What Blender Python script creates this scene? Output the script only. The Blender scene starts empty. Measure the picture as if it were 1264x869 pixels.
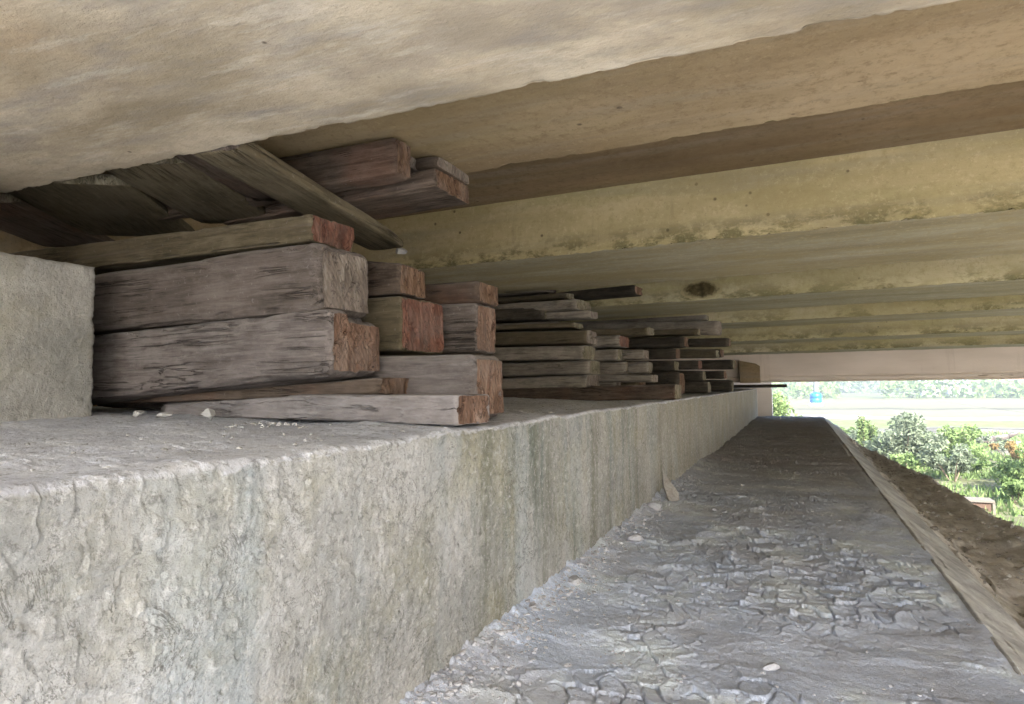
import bpy, math, random
import numpy as np
from mathutils import Vector, Matrix, noise as mn

# ------------------------------------------------------------------ scene, camera, light
S = bpy.context.scene
C = S.collection
S.render.engine = 'CYCLES'
S.cycles.use_denoising = True
S.cycles.max_bounces = 8
S.cycles.diffuse_bounces = 6
S.cycles.volume_bounces = 0
S.cycles.sample_clamp_indirect = 6.0
S.view_settings.view_transform = 'Standard'
S.view_settings.look = 'None'
S.view_settings.gamma = 1.0
S.view_settings.exposure = 2.75

cam_d = bpy.data.cameras.new('camera'); cam = bpy.data.objects.new('camera', cam_d); C.objects.link(cam)
cam_d.sensor_width = 36; cam_d.lens = 22.51; cam_d.clip_start = 0.02; cam_d.clip_end = 8000
R = Matrix(((0.91359914, 0.03358066, 0.40522704), (0.40641977, -0.04445216, -0.9126045), (-0.01263265, 0.99844697, -0.0542593)))
cam.matrix_world = R.to_4x4()
S.camera = cam

SUN_EL, SUN_AZ = 36.0, 146.0      # azimuth measured clockwise from +Y towards +X
w = bpy.data.worlds.new('World'); S.world = w; w.use_nodes = True
nt = w.node_tree; bg = nt.nodes['Background']
sky = nt.nodes.new('ShaderNodeTexSky'); sky.sky_type = 'NISHITA'; sky.sun_disc = False
sky.sun_elevation = math.radians(SUN_EL); sky.sun_rotation = math.radians(SUN_AZ)
sky.air_density = 1.0; sky.dust_density = 2.5; sky.ozone_density = 1.0
nt.links.new(sky.outputs[0], bg.inputs[0]); bg.inputs[1].default_value = 0.15
sun_d = bpy.data.lights.new('sun', 'SUN'); sun = bpy.data.objects.new('sun', sun_d); C.objects.link(sun)
sun_d.energy = 4.2; sun_d.angle = math.radians(0.5); sun_d.color = (1.0, 0.965, 0.92)
el, az = math.radians(SUN_EL), math.radians(SUN_AZ)
sd = Vector((math.sin(az)*math.cos(el), math.cos(az)*math.cos(el), math.sin(el)))
sun.rotation_euler = sd.to_track_quat('Z', 'Y').to_euler()

# ------------------------------------------------------------------ numpy noise
_rng = np.random.RandomState(7)
PERM = _rng.permutation(4096)
GANG = _rng.rand(4096)*2*np.pi
GX, GY = np.cos(GANG), np.sin(GANG)
RX, RY, RZ = _rng.rand(4096), _rng.rand(4096), _rng.rand(4096)
def _h(i, j, s=0):
    return PERM[(PERM[(i + s*57) & 4095] + j) & 4095]
def perlin(x, y, s=0):
    xi = np.floor(x).astype(int); yi = np.floor(y).astype(int)
    fx = x-xi; fy = y-yi
    u = fx*fx*fx*(fx*(fx*6-15)+10); v = fy*fy*fy*(fy*(fy*6-15)+10)
    def g(a, b):
        k = _h(xi+a, yi+b, s); return GX[k]*(fx-a)+GY[k]*(fy-b)
    n0 = g(0, 0)*(1-u)+g(1, 0)*u; n1 = g(0, 1)*(1-u)+g(1, 1)*u
    return (n0*(1-v)+n1*v)*1.5
def fbm(x, y, o=4, s=0):
    t = 0; a = 1; n = 0
    for k in range(o):
        t = t+a*perlin(x*2**k, y*2**k, s+k*11); n += a; a *= .5
    return t/n
def voro(x, y, s=0, jit=.9):
    xi = np.floor(x).astype(int); yi = np.floor(y).astype(int)
    f1 = np.full(x.shape, 9.); f2 = np.full(x.shape, 9.); idr = np.zeros(x.shape, int); dx1 = np.zeros(x.shape); dy1 = np.zeros(x.shape)
    for a in (-1, 0, 1):
        for b in (-1, 0, 1):
            k = _h(xi+a, yi+b, s)
            px = xi+a+.5+(RX[k]-.5)*jit-x; py = yi+b+.5+(RY[k]-.5)*jit-y
            d = np.sqrt(px*px+py*py)
            m = d < f1
            f2 = np.where(m, f1, np.minimum(f2, d))
            f1 = np.where(m, d, f1); idr = np.where(m, k, idr); dx1 = np.where(m, px, dx1); dy1 = np.where(m, py, dy1)
    return f1, f2, idr, dx1, dy1
def sstep(a, b, x):
    t = np.clip((x-a)/(b-a), 0, 1); return t*t*(3-2*t)

# ------------------------------------------------------------------ object helpers
def mesh_obj(name, verts, faces, mat=None, parent=None, smooth=False, mats=None, midx=None):
    me = bpy.data.meshes.new(name)
    verts = np.asarray(verts, dtype=np.float32)
    if isinstance(faces, np.ndarray):
        nf, k = faces.shape
        me.vertices.add(len(verts)); me.vertices.foreach_set('co', verts.ravel())
        me.loops.add(nf*k); me.loops.foreach_set('vertex_index', faces.astype(np.int32).ravel())
        me.polygons.add(nf); me.polygons.foreach_set('loop_start', np.arange(0, nf*k, k, dtype=np.int32))
        me.update(calc_edges=True)
    else:
        me.from_pydata([tuple(map(float, v)) for v in verts], [], faces)
    me.validate()
    for m in (mats or ([mat] if mat else [])): me.materials.append(m)
    if midx is not None: me.polygons.foreach_set('material_index', np.asarray(midx, dtype=np.int32))
    me.polygons.foreach_set('use_smooth', np.full(len(me.polygons), smooth, dtype=bool))
    me.update()
    o = bpy.data.objects.new(name, me); C.objects.link(o)
    if parent: o.parent = parent
    return o
def tag(o, label=None, cat=None, group=None, kind=None):
    if label: o['label'] = label
    if cat: o['category'] = cat
    if group: o['group'] = group
    if kind: o['kind'] = kind
    return o
def empty(name, loc=(0, 0, 0)):
    o = bpy.data.objects.new(name, None); o.empty_display_size = .1; C.objects.link(o); o.location = loc; return o
def gridfaces(nu, nv):
    i = np.arange(nu-1)[:, None]*nv+np.arange(nv-1)[None, :]
    return np.stack([i, i+nv, i+nv+1, i+1], -1).reshape(-1, 4)
def boxvf(x0, x1, y0, y1, z0, z1):
    v = [(x0, y0, z0), (x1, y0, z0), (x1, y1, z0), (x0, y1, z0), (x0, y0, z1), (x1, y0, z1), (x1, y1, z1), (x0, y1, z1)]
    f = [(0, 3, 2, 1), (4, 5, 6, 7), (0, 1, 5, 4), (1, 2, 6, 5), (2, 3, 7, 6), (3, 0, 4, 7)]
    return v, f
def box(name, b, mat, parent=None):
    v, f = boxvf(*b); return mesh_obj(name, v, f, mat, parent)
class MB:
    def __init__(s): s.v = []; s.f = []
    def add(s, v, f):
        n = len(s.v); s.v += [tuple(p) for p in v]; s.f += [tuple(i+n for i in q) for q in f]
    def box(s, *b): s.add(*boxvf(*b))
    def tube(s, p0, p1, r0, r1, n=7):
        p0, p1 = Vector(p0), Vector(p1); d = (p1-p0).normalized(); q = d.to_track_quat('Z', 'Y')
        v = []
        for p, r in ((p0, r0), (p1, r1)):
            for k in range(n):
                a = 2*math.pi*k/n; v.append(p+q @ Vector((math.cos(a)*r, math.sin(a)*r, 0)))
        s.add(v, [(k, (k+1) % n, n+(k+1) % n, n+k) for k in range(n)]+[tuple(range(n, 2*n)), tuple(range(n-1, -1, -1))])
    def build(s, name, mat, parent=None, smooth=False): return mesh_obj(name, s.v, s.f, mat, parent, smooth)

# ------------------------------------------------------------------ materials
class NT:
    def __init__(s, name, rough=.9, spec=.2):
        s.m = bpy.data.materials.new(name); s.m.use_nodes = True; s.t = s.m.node_tree
        s.b = s.t.nodes['Principled BSDF']; s.b.inputs['Roughness'].default_value = rough
        s.b.inputs['Specular IOR Level'].default_value = spec
        s.co = s.n('ShaderNodeTexCoord').outputs['Object']
    def n(s, ty, **kw):
        n = s.t.nodes.new(ty)
        for k, v in kw.items(): setattr(n, k, v)
        return n
    def link(s, a, b): s.t.links.new(a, b)
    def mapping(s, scale=(1, 1, 1), rot=(0, 0, 0), loc=(0, 0, 0), src=None):
        m = s.n('ShaderNodeMapping'); m.inputs['Scale'].default_value = scale; m.inputs['Rotation'].default_value = rot; m.inputs['Location'].default_value = loc
        s.link(src or s.co, m.inputs[0]); return m.outputs[0]
    def noise(s, scale, detail=4, rough=.55, vec=None, dist=0):
        n = s.n('ShaderNodeTexNoise'); n.inputs['Scale'].default_value = scale; n.inputs['Detail'].default_value = detail
        n.inputs['Roughness'].default_value = rough; n.inputs['Distortion'].default_value = dist
        s.link(vec or s.co, n.inputs['Vector']); return n.outputs['Fac']
    def vor(s, scale, vec=None, feature='F1', out='Distance'):
        n = s.n('ShaderNodeTexVoronoi', feature=feature); n.inputs['Scale'].default_value = scale
        s.link(vec or s.co, n.inputs['Vector']); return n.outputs[out]
    def ramp(s, f, stops):
        r = s.n('ShaderNodeValToRGB'); e = r.color_ramp.elements
        while len(e) < len(stops): e.new(.5)
        if len(stops) == 3 and stops[0][0] == .3: stops = [(.37, stops[0][1]), stops[1], (.63, stops[2][1])]
        for q, (p, c) in zip(e, stops):
            q.position = p; q.color = tuple(c)+(1,) if len(c) == 3 else c
        s.link(f, r.inputs[0]); return r.outputs[0]
    def mask(s, f, a, b):
        if a > b: return s.ramp(f, [(b, (1, 1, 1)), (a, (0, 0, 0))])
        return s.ramp(f, [(a, (0, 0, 0)), (b, (1, 1, 1))])
    def mix(s, f, a, b, mode='MIX'):
        m = s.n('ShaderNodeMix', data_type='RGBA', blend_type=mode)
        if isinstance(f, (int, float)): m.inputs[0].default_value = f
        else: s.link(f, m.inputs[0])
        for v, i in ((a, 6), (b, 7)):
            if isinstance(v, tuple): m.inputs[i].default_value = v+(1,)
            else: s.link(v, m.inputs[i])
        return m.outputs[2]
    def math(s, op, a, b=0.0):
        m = s.n('ShaderNodeMath', operation=op)
        for v, i in ((a, 0), (b, 1)):
            if isinstance(v, (int, float)): m.inputs[i].default_value = v
            else: s.link(v, m.inputs[i])
        return m.outputs[0]
    def line(s, f, w=.012, c=.5):
        return s.ramp(s.math('ABSOLUTE', s.math('SUBTRACT', f, c)), [(w*.3, (1, 1, 1)), (w, (0, 0, 0))])
    def sep(s, v=None):
        n = s.n('ShaderNodeSeparateXYZ'); s.link(v or s.co, n.inputs[0]); return n.outputs
    def normal(s):
        return s.sep(s.n('ShaderNodeNewGeometry').outputs['Normal'])
    def objrand(s): return s.n('ShaderNodeObjectInfo').outputs['Random']
    def bump(s, h, dist, strength=1.0, prev=None):
        b = s.n('ShaderNodeBump'); b.inputs['Distance'].default_value = dist; b.inputs['Strength'].default_value = strength
        s.link(h, b.inputs['Height'])
        if prev is not None: s.link(prev, b.inputs['Normal'])
        s.link(b.outputs[0], s.b.inputs['Normal']); return b.outputs[0]
    def base(s, c):
        if isinstance(c, tuple): s.b.inputs['Base Color'].default_value = c+(1,)
        else: s.link(c, s.b.inputs['Base Color'])

def m_soffit_a():
    t = NT('pale_formwork_concrete')
    a = t.noise(1.6, 6, .6, t.mapping((1, 2.2, 1), (0, 0, .5)))
    c = t.ramp(a, [(.3, (.29, .245, .17)), (.5, (.42, .36, .265)), (.68, (.54, .475, .365))])
    g = t.mask(t.noise(2.3, 7, .65, t.mapping((.9, 3.2, 1), (0, 0, -.55))), .5, .68)
    c = t.mix(t.math('MULTIPLY', g, .8), c, (.27, .255, .235))
    o = t.mask(t.noise(1.1, 4, .6, t.mapping((1, 1.5, 1), (0, 0, .9), (4, 1, 0))), .55, .72)
    c = t.mix(t.math('MULTIPLY', o, .55), c, (.52, .40, .26))
    wv = t.mask(t.noise(3.4, 8, .7, t.mapping((.8, 4.5, 1), (0, 0, -.75), (2, 8, 0))), .52, .62)
    c = t.mix(t.math('MULTIPLY', wv, .35), c, (.62, .58, .50))
    fs = t.mask(t.noise(22, 8, .8), .50, .66)
    c = t.mix(t.math('MULTIPLY', fs, .45), c, (.30, .26, .20))
    st2 = t.mask(t.noise(1.5, 8, .72, t.mapping((1, 2.0, 1), (0, 0, .3), (1, 6, 0))), .50, .58)
    c = t.mix(t.math('MULTIPLY', st2, .5), c, (.29, .25, .20))
    sp = t.mask(t.noise(60, 3, .5), .68, .73)
    c = t.mix(t.math('MULTIPLY', sp, .35), c, (.2, .16, .12))
    hole = t.mask(t.vor(7), .06, .03)
    c = t.mix(t.math('MULTIPLY', hole, .8), c, (.09, .07, .05))
    t.base(c)
    b = t.bump(t.noise(14, 8, .65, t.mapping((1, 2, 1), (0, 0, -.4))), .005)
    t.bump(t.noise(120, 4, .6), .002, 1, b)
    return t.m
def m_girder(nm='brown_stained_concrete', c1=(.21, .155, .09), c2=(.31, .235, .14), c3=(.39, .305, .195), alg=.15, ug=.0):
    t = NT(nm)
    r = t.objrand()
    a = t.noise(1.3, 6, .6, t.mapping((.35, 1, 1)))
    c = t.ramp(a, [(.3, c1), (.5, c2), (.7, c3)])
    # olive algae along the edges and in patches
    g = t.mask(t.noise(1.4, 6, .7, t.mapping((.35, 1.3, 2.0), (0, 0, 0), (3, 2, 0))), .46, .64)
    c = t.mix(t.math('MULTIPLY', g, alg), c, (.27, .26, .10))
    gr = t.mask(t.noise(1.7, 5, .6, t.mapping((.3, 3, 3), (0, 0, 0), (9, 2, 0))), .5, .64)
    c = t.mix(t.math('MULTIPLY', gr, .4), c, (.25, .235, .20))
    pits = t.mask(t.vor(16, t.mapping((1, 1, 1), (0, 0, 0), (1, 1, 1))), .06, .03)
    c = t.mix(t.math('MULTIPLY', pits, .7), c, (.10, .075, .05))
    sp = t.mask(t.noise(45, 4, .6), .62, .72)
    c = t.mix(t.math('MULTIPLY', sp, .35), c, (.14, .11, .07))
    st = t.mask(t.noise(6, 4, .7, t.mapping((1.2, 1, .12))), .60, .75)
    c = t.mix(t.math('MULTIPLY', st, .35), c, (.17, .13, .08))
    pit2 = t.mask(t.vor(5.5, t.mapping(loc=(3, 1, 2))), .075, .04)
    c = t.mix(t.math('MULTIPLY', pit2, .8), c, (.08, .06, .04))
    x_, y_, z_ = t.sep()
    low = t.math('ADD', t.math('ADD', z_, t.math('MULTIPLY', y_, .03)), -1.06)          # height above the drip edge
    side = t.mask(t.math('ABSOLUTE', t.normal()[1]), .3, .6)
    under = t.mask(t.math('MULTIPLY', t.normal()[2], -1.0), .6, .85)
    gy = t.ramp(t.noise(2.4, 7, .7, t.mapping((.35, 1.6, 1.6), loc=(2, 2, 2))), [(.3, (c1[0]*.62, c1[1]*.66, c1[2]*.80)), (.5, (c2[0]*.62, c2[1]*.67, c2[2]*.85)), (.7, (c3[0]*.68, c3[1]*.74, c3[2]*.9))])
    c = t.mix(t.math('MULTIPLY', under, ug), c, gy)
    rim = t.ramp(t.math('ABSOLUTE', low), [(.0, (1, 1, 1)), (.05, (.8, .8, .8)), (.16, (0, 0, 0))])
    al = t.mask(t.noise(3.6, 7, .72, t.mapping((.8, 1.6, 1.6), (0, 0, 0), (7, 4, 4))), .47, .55)
    c = t.mix(t.math('MULTIPLY', t.math('MULTIPLY', t.math('MULTIPLY', rim, al), side), .9), c, (.115, .11, .05))
    run = t.mask(t.noise(2.6, 6, .7, t.mapping((.25, 3, 2.5), (0, 0, 0), (1, 2, 3))), .50, .64)
    c = t.mix(t.math('MULTIPLY', run, .35), c, c1)
    fs = t.mask(t.noise(19, 8, .8), .50, .64)
    c = t.mix(t.math('MULTIPLY', fs, .55), c, (c1[0]*.8, c1[1]*.78, c1[2]*.72))
    ls = t.mask(t.noise(31, 7, .8, t.mapping(loc=(4, 4, 4))), .54, .66)
    c = t.mix(t.math('MULTIPLY', ls, .4), c, (c3[0]*1.15, c3[1]*1.15, c3[2]*1.15))
    big = t.mask(t.noise(.9, 5, .65, t.mapping((.7, 1.5, 2), loc=(6, 2, 2))), .50, .60)
    c = t.mix(t.math('MULTIPLY', big, .35), c, (c2[0]*.72, c2[1]*.70, c2[2]*.60))
    t.base(c)
    b = t.bump(t.noise(20, 8, .65), .006)
    t.bump(t.noise(140, 4, .6), .002, 1, b)
    return t.m
def m_spall():
    t = NT('dark_spalled_concrete')
    c = t.ramp(t.noise(18, 6, .65), [(.3, (.045, .037, .015)), (.6, (.11, .09, .045)), (.8, (.19, .16, .09))])
    x, y, z = t.sep()
    dx = t.math('MULTIPLY', t.math('ADD', x, .865), 4.6); dz = t.math('MULTIPLY', t.math('ADD', z, -.965), 10.0)
    r = t.math('SQRT', t.math('ADD', t.math('MULTIPLY', dx, dx), t.math('MULTIPLY', dz, dz)))
    r = t.math('ADD', r, t.math('MULTIPLY', t.noise(12, 6, .75), 1.0))
    c = t.mix(t.math('MULTIPLY', t.mask(t.math('MULTIPLY', r, .5), .54, .68), .95), c, (.36, .32, .185))
    t.base(c); t.bump(t.noise(30, 6, .7), .01); return t.m
def m_fascia():
    t = NT('pinkish_edge_beam_concrete')
    c = t.ramp(t.noise(1.2, 5, .6, t.mapping((.4, 1, 2))), [(.3, (.60, .53, .45)), (.7, (.74, .66, .58))])
    st = t.mask(t.noise(3, 4, .7, t.mapping((1.2, 1, .1))), .56, .75)
    c = t.mix(t.math('MULTIPLY', st, .3), c, (.28, .22, .17))
    t.base(c); t.bump(t.noise(25, 6, .6), .006); return t.m
def m_block():
    t = NT('rough_grey_block_concrete')
    c = t.ramp(t.noise(4, 6, .6), [(.3, (.27, .27, .25)), (.5, (.34, .335, .31)), (.7, (.41, .405, .38))])
    g = t.mask(t.noise(3.2, 5, .6, t.mapping(loc=(5, 3, 1))), .52, .68)
    c = t.mix(t.math('MULTIPLY', g, .35), c, (.24, .22, .12))
    sp = t.mask(t.noise(75, 4, .65), .52, .70)
    c = t.mix(t.math('MULTIPLY', sp, .45), c, (.13, .12, .10))
    p = t.mask(t.vor(45), .10, .04)
    c = t.mix(t.math('MULTIPLY', p, .5), c, (.10, .09, .075))
    t.base(c)
    b = t.bump(t.noise(40, 8, .7), .009)
    t.bump(t.noise(170, 4, .6), .003, 1, b); return t.m
def m_wall():
    t = NT('weathered_abutment_concrete', .95, .1)
    x, y, z = t.sep()
    a = t.noise(2.2, 6, .6)
    c = t.ramp(a, [(.3, (.33, .335, .32)), (.5, (.42, .42, .405)), (.7, (.52, .52, .51))])
    yel = t.mask(t.noise(2.6, 6, .65, t.mapping(loc=(2, 7, 1))), .47, .66)
    c = t.mix(t.math('MULTIPLY', yel, .6), c, (.37, .35, .23))
    grn = t.mask(t.noise(7, 6, .7, t.mapping(loc=(2, 3, 5))), .56, .72)
    c = t.mix(t.math('MULTIPLY', grn, .45), c, (.24, .235, .165))
    pal = t.mask(t.noise(5, 8, .7, t.mapping(loc=(7, 1, 5))), .55, .68)
    c = t.mix(t.math('MULTIPLY', pal, .6), c, (.60, .60, .59))
    # vertical runs of grime and algae from about the planks on
    run = t.noise(3.4, 5, .62, t.mapping((1, 1.5, .16)))
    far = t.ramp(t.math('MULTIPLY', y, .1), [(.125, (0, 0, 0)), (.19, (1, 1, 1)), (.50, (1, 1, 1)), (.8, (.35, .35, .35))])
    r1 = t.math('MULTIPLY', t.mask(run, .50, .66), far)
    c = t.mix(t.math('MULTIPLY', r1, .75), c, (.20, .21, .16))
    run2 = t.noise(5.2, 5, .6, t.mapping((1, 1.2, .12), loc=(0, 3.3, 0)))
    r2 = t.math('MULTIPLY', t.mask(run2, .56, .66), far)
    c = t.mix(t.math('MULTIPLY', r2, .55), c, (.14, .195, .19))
    run3 = t.noise(2.2, 5, .6, t.mapping((1, 1.4, .22), loc=(0, 8.1, 0)))
    c = t.mix(t.math('MULTIPLY', t.mask(run3, .50, .62), .38), c, (.33, .41, .46))
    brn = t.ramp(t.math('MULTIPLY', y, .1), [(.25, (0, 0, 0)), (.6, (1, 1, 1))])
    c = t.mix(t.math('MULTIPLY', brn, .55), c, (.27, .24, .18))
    # mud silt lies on the shelf and runs over its edge
    nz = t.normal()[2]
    up = t.mask(nz, .3, .65)
    silt = t.ramp(t.noise(6, 6, .65), [(.3, (.60, .62, .68)), (.55, (.72, .745, .80)), (.75, (.76, .78, .82))])
    c = t.mix(up, c, silt)
    ck = t.math('MULTIPLY', t.line(t.noise(5, 6, .7, None, 1.2), .010), t.mask(t.noise(3, 3, .6, t.mapping(loc=(5, 5, 5))), .48, .56))
    c = t.mix(t.math('MULTIPLY', ck, .7), c, (.12, .115, .10))
    pit = t.mask(t.noise(42, 8, .82), .52, .62)
    c = t.mix(t.math('MULTIPLY', pit, .6), c, (.13, .13, .12))
    lum = t.mask(t.noise(36, 8, .82, t.mapping(loc=(3, 3, 3))), .52, .62)
    c = t.mix(t.math('MULTIPLY', lum, .5), c, (.68, .68, .67))
    t.base(c)
    b = t.bump(t.noise(38, 9, .75), .016)
    t.bump(t.noise(150, 4, .7), .005, 1, b); return t.m
def m_floor():
    t = NT('dried_grey_silt', .95, .1)
    x, y, z = t.sep()
    a = t.noise(3.0, 6, .6)
    c = t.ramp(a, [(.3, (0.465, 0.532, 0.653)), (.5, (0.582, 0.658, 0.799)), (.7, (0.724, 0.804, 0.850))])
    p = t.mask(t.noise(1.6, 5, .6, t.mapping(loc=(3, 1, 7))), .48, .62)
    c = t.mix(t.math('MULTIPLY', p, .5), c, (.42, .42, .45))
    d = t.mask(t.noise(22, 6, .7), .56, .75)
    c = t.mix(t.math('MULTIPLY', d, .35), c, (.36, .37, .39))
    l = t.mask(t.noise(13, 6, .7, t.mapping(loc=(8, 1, 7))), .58, .72)
    c = t.mix(t.math('MULTIPLY', l, .4), c, (.58, .59, .61))
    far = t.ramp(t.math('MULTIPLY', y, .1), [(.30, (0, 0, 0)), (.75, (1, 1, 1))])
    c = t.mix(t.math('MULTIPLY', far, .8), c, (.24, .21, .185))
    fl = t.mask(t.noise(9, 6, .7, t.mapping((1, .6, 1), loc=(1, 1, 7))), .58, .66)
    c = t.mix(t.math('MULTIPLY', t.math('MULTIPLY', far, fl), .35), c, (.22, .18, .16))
    pit = t.mask(t.noise(50, 8, .82), .52, .62)
    c = t.mix(t.math('MULTIPLY', pit, .45), c, (.26, .27, .29))
    lum = t.mask(t.noise(44, 8, .82, t.mapping(loc=(3, 3, 3))), .52, .62)
    c = t.mix(t.math('MULTIPLY', lum, .35), c, (.62, .65, .70))
    t.base(c)
    b = t.bump(t.noise(45, 8, .75), .010)
    t.bump(t.noise(170, 4, .7), .004, 1, b); return t.m
def m_chip():
    t = NT('dry_silt_chips', .95, .1)
    c = t.ramp(t.noise(3, 5, .6), [(.3, (.36, .36, .35)), (.7, (.48, .48, .47))])
    t.base(c); t.bump(t.noise(60, 5, .7), .003); return t.m
def m_stone():
    t = NT('dusty_rubble_stone', .95, .1)
    c = t.ramp(t.noise(9, 5, .6), [(.3, (.30, .30, .31)), (.7, (.46, .47, .50))])
    t.base(c); t.bump(t.noise(40, 6, .7), .006); return t.m
def m_band():
    t = NT('footing_edge_concrete', .95, .1)
    c = t.ramp(t.noise(3.5, 6, .65), [(.3, (.24, .24, .235)), (.5, (.34, .34, .33)), (.7, (.44, .44, .43))])
    d = t.mask(t.noise(12, 6, .7), .56, .7)
    c = t.mix(t.math('MULTIPLY', d, .4), c, (.17, .15, .12))
    t.base(c); t.bump(t.noise(40, 7, .7), .008); return t.m
def m_soil():
    t = NT('dry_brown_soil', .95, .05)
    a = t.noise(5, 8, .7)
    c = t.ramp(a, [(.3, (.22, .205, .185)), (.5, (.35, .33, .30)), (.7, (.47, .45, .42))])
    s_ = t.noise(4, 6, .7, t.mapping((1.5, .35, 1)))
    c = t.mix(t.math('MULTIPLY', t.mask(s_, .5, .66), .5), c, (.075, .055, .04))
    g = t.mask(t.noise(3.2, 6, .7, t.mapping(loc=(4, 4, 0))), .58, .68)
    c = t.mix(t.math('MULTIPLY', g, .35), c, (.10, .115, .04))
    t.base(c); t.bump(t.noise(18, 9, .75), .03); return t.m
def m_wood(name, dark, mid, light, dust=.4, red=0.0):
    t = NT(name, .88, .15)
    r = t.objrand()
    off = t.n('ShaderNodeCombineXYZ'); t.link(t.math('MULTIPLY', r, 37.0), off.inputs[0]); t.link(t.math('MULTIPLY', r, 11.0), off.inputs[1])
    va = t.n('ShaderNodeVectorMath', operation='ADD'); t.link(t.co, va.inputs[0]); t.link(off.outputs[0], va.inputs[1]); v = va.outputs[0]
    g = t.noise(9, 7, .65, t.mapping((.5, 5.0, 5.0), src=v), 0.6)
    c = t.ramp(g, [(.25, dark), (.5, mid), (.75, light)])
    mt = t.noise(7, 7, .75, t.mapping((.8, 1.3, 1.3), loc=(3, 1, 4), src=v))
    c = t.mix(t.math('MULTIPLY', t.mask(mt, .50, .62), .5), c, light)
    c = t.mix(t.math('MULTIPLY', t.mask(mt, .46, .36), .45), c, dark)
    g2 = t.noise(30, 4, .6, t.mapping((.2, 4, 4), src=v))
    c = t.mix(t.math('MULTIPLY', t.mask(g2, .56, .68), .6), c, tuple(k*.55 for k in dark))
    blot = t.mask(t.noise(3.5, 5, .6, t.mapping((.7, 1, 1), src=v)), .45, .68)
    c = t.mix(t.math('MULTIPLY', blot, .5), c, (light[0]*1.1, light[1]*1.05, light[2]*1.05))
    if red:
        rb = t.mask(t.noise(2.5, 4, .6, t.mapping(loc=(9, 9, 9), src=v)), .5, .66)
        c = t.mix(t.math('MULTIPLY', rb, red), c, (.20, .085, .05))
    sp = t.mask(t.noise(55, 4, .7, src_safe(v)), .62, .72)
    c = t.mix(t.math('MULTIPLY', sp, .8*dust+.15), c, (.24, .22, .21))
    nz = t.normal()[2]
    c = t.mix(t.math('MULTIPLY', t.mask(nz, .3, .85), dust), c, (.27, .25, .24))
    ck = t.line(t.noise(3.2, 4, .65, t.mapping((.16, 4.2, 4.2), loc=(5, 5, 5), src=v), .15), .013)
    ckm = t.mask(t.noise(2.2, 3, .6, t.mapping(loc=(1, 8, 5), src=v)), .50, .60)
    ck = t.math('MULTIPLY', ck, ckm)
    c = t.mix(t.math('MULTIPLY', ck, .55), c, tuple(k*.25 for k in dark))
    vb = t.n('ShaderNodeMapRange'); t.link(r, vb.inputs[0]); vb.inputs[3].default_value = .8; vb.inputs[4].default_value = 1.2
    hs = t.n('ShaderNodeHueSaturation'); t.link(vb.outputs[0], hs.inputs['Value']); t.link(c, hs.inputs['Color'])
    t.base(hs.outputs[0])
    b = t.bump(g, .004)
    b = t.bump(ck, -.010, 1, b)
    b = t.bump(g2, .003, 1, b)
    t.bump(t.noise(80, 5, .7, v), .002, 1, b)
    return t.m
def src_safe(v): return v
def m_end(name, dark, mid, light):
    t = NT(name, .9, .1)
    r = t.objrand()
    off = t.n('ShaderNodeCombineXYZ'); t.link(t.math('MULTIPLY', r, 3.0), off.inputs[1]); t.link(t.math('MULTIPLY', r, 1.7), off.inputs[2])
    va = t.n('ShaderNodeVectorMath', operation='ADD'); t.link(t.co, va.inputs[0]); t.link(off.outputs[0], va.inputs[1]); v = va.outputs[0]
    wv = t.n('ShaderNodeTexWave', wave_type='RINGS', rings_direction='X'); wv.inputs['Scale'].default_value = 16; wv.inputs['Distortion'].default_value = 5; wv.inputs['Detail'].default_value = 3
    t.link(v, wv.inputs[0])
    c = t.ramp(t.noise(10, 6, .65, t.mapping((1, 1.6, .5), src=v)), [(.3, dark), (.5, mid), (.72, light)])
    c = t.mix(t.math('MULTIPLY', wv.outputs['Fac'], .3), c, dark)
    f = t.noise(22, 5, .7, t.mapping((1, 3.0, .5), src=v))
    c = t.mix(t.math('MULTIPLY', t.mask(f, .56, .68), .6), c, (light[0]*1.3, light[1]*1.4, light[2]*1.4))
    c = t.mix(t.math('MULTIPLY', t.mask(f, .36, .28), .6), c, tuple(k*.5 for k in dark))
    ck = t.line(t.noise(7, 5, .7, t.mapping((1, 2.2, .7), loc=(2, 2, 2), src=v), 1.0), .020)
    c = t.mix(t.math('MULTIPLY', ck, .8), c, tuple(k*.3 for k in dark))
    dd = t.mask(t.noise(5, 6, .7, t.mapping(loc=(6, 1, 2), src=v)), .46, .6)
    c = t.mix(t.math('MULTIPLY', dd, .4), c, (.16, .13, .115))
    t.base(c)
    b = t.bump(wv.outputs['Fac'], .002, .5)
    t.bump(f, .003, 1, b); return t.m

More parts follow.
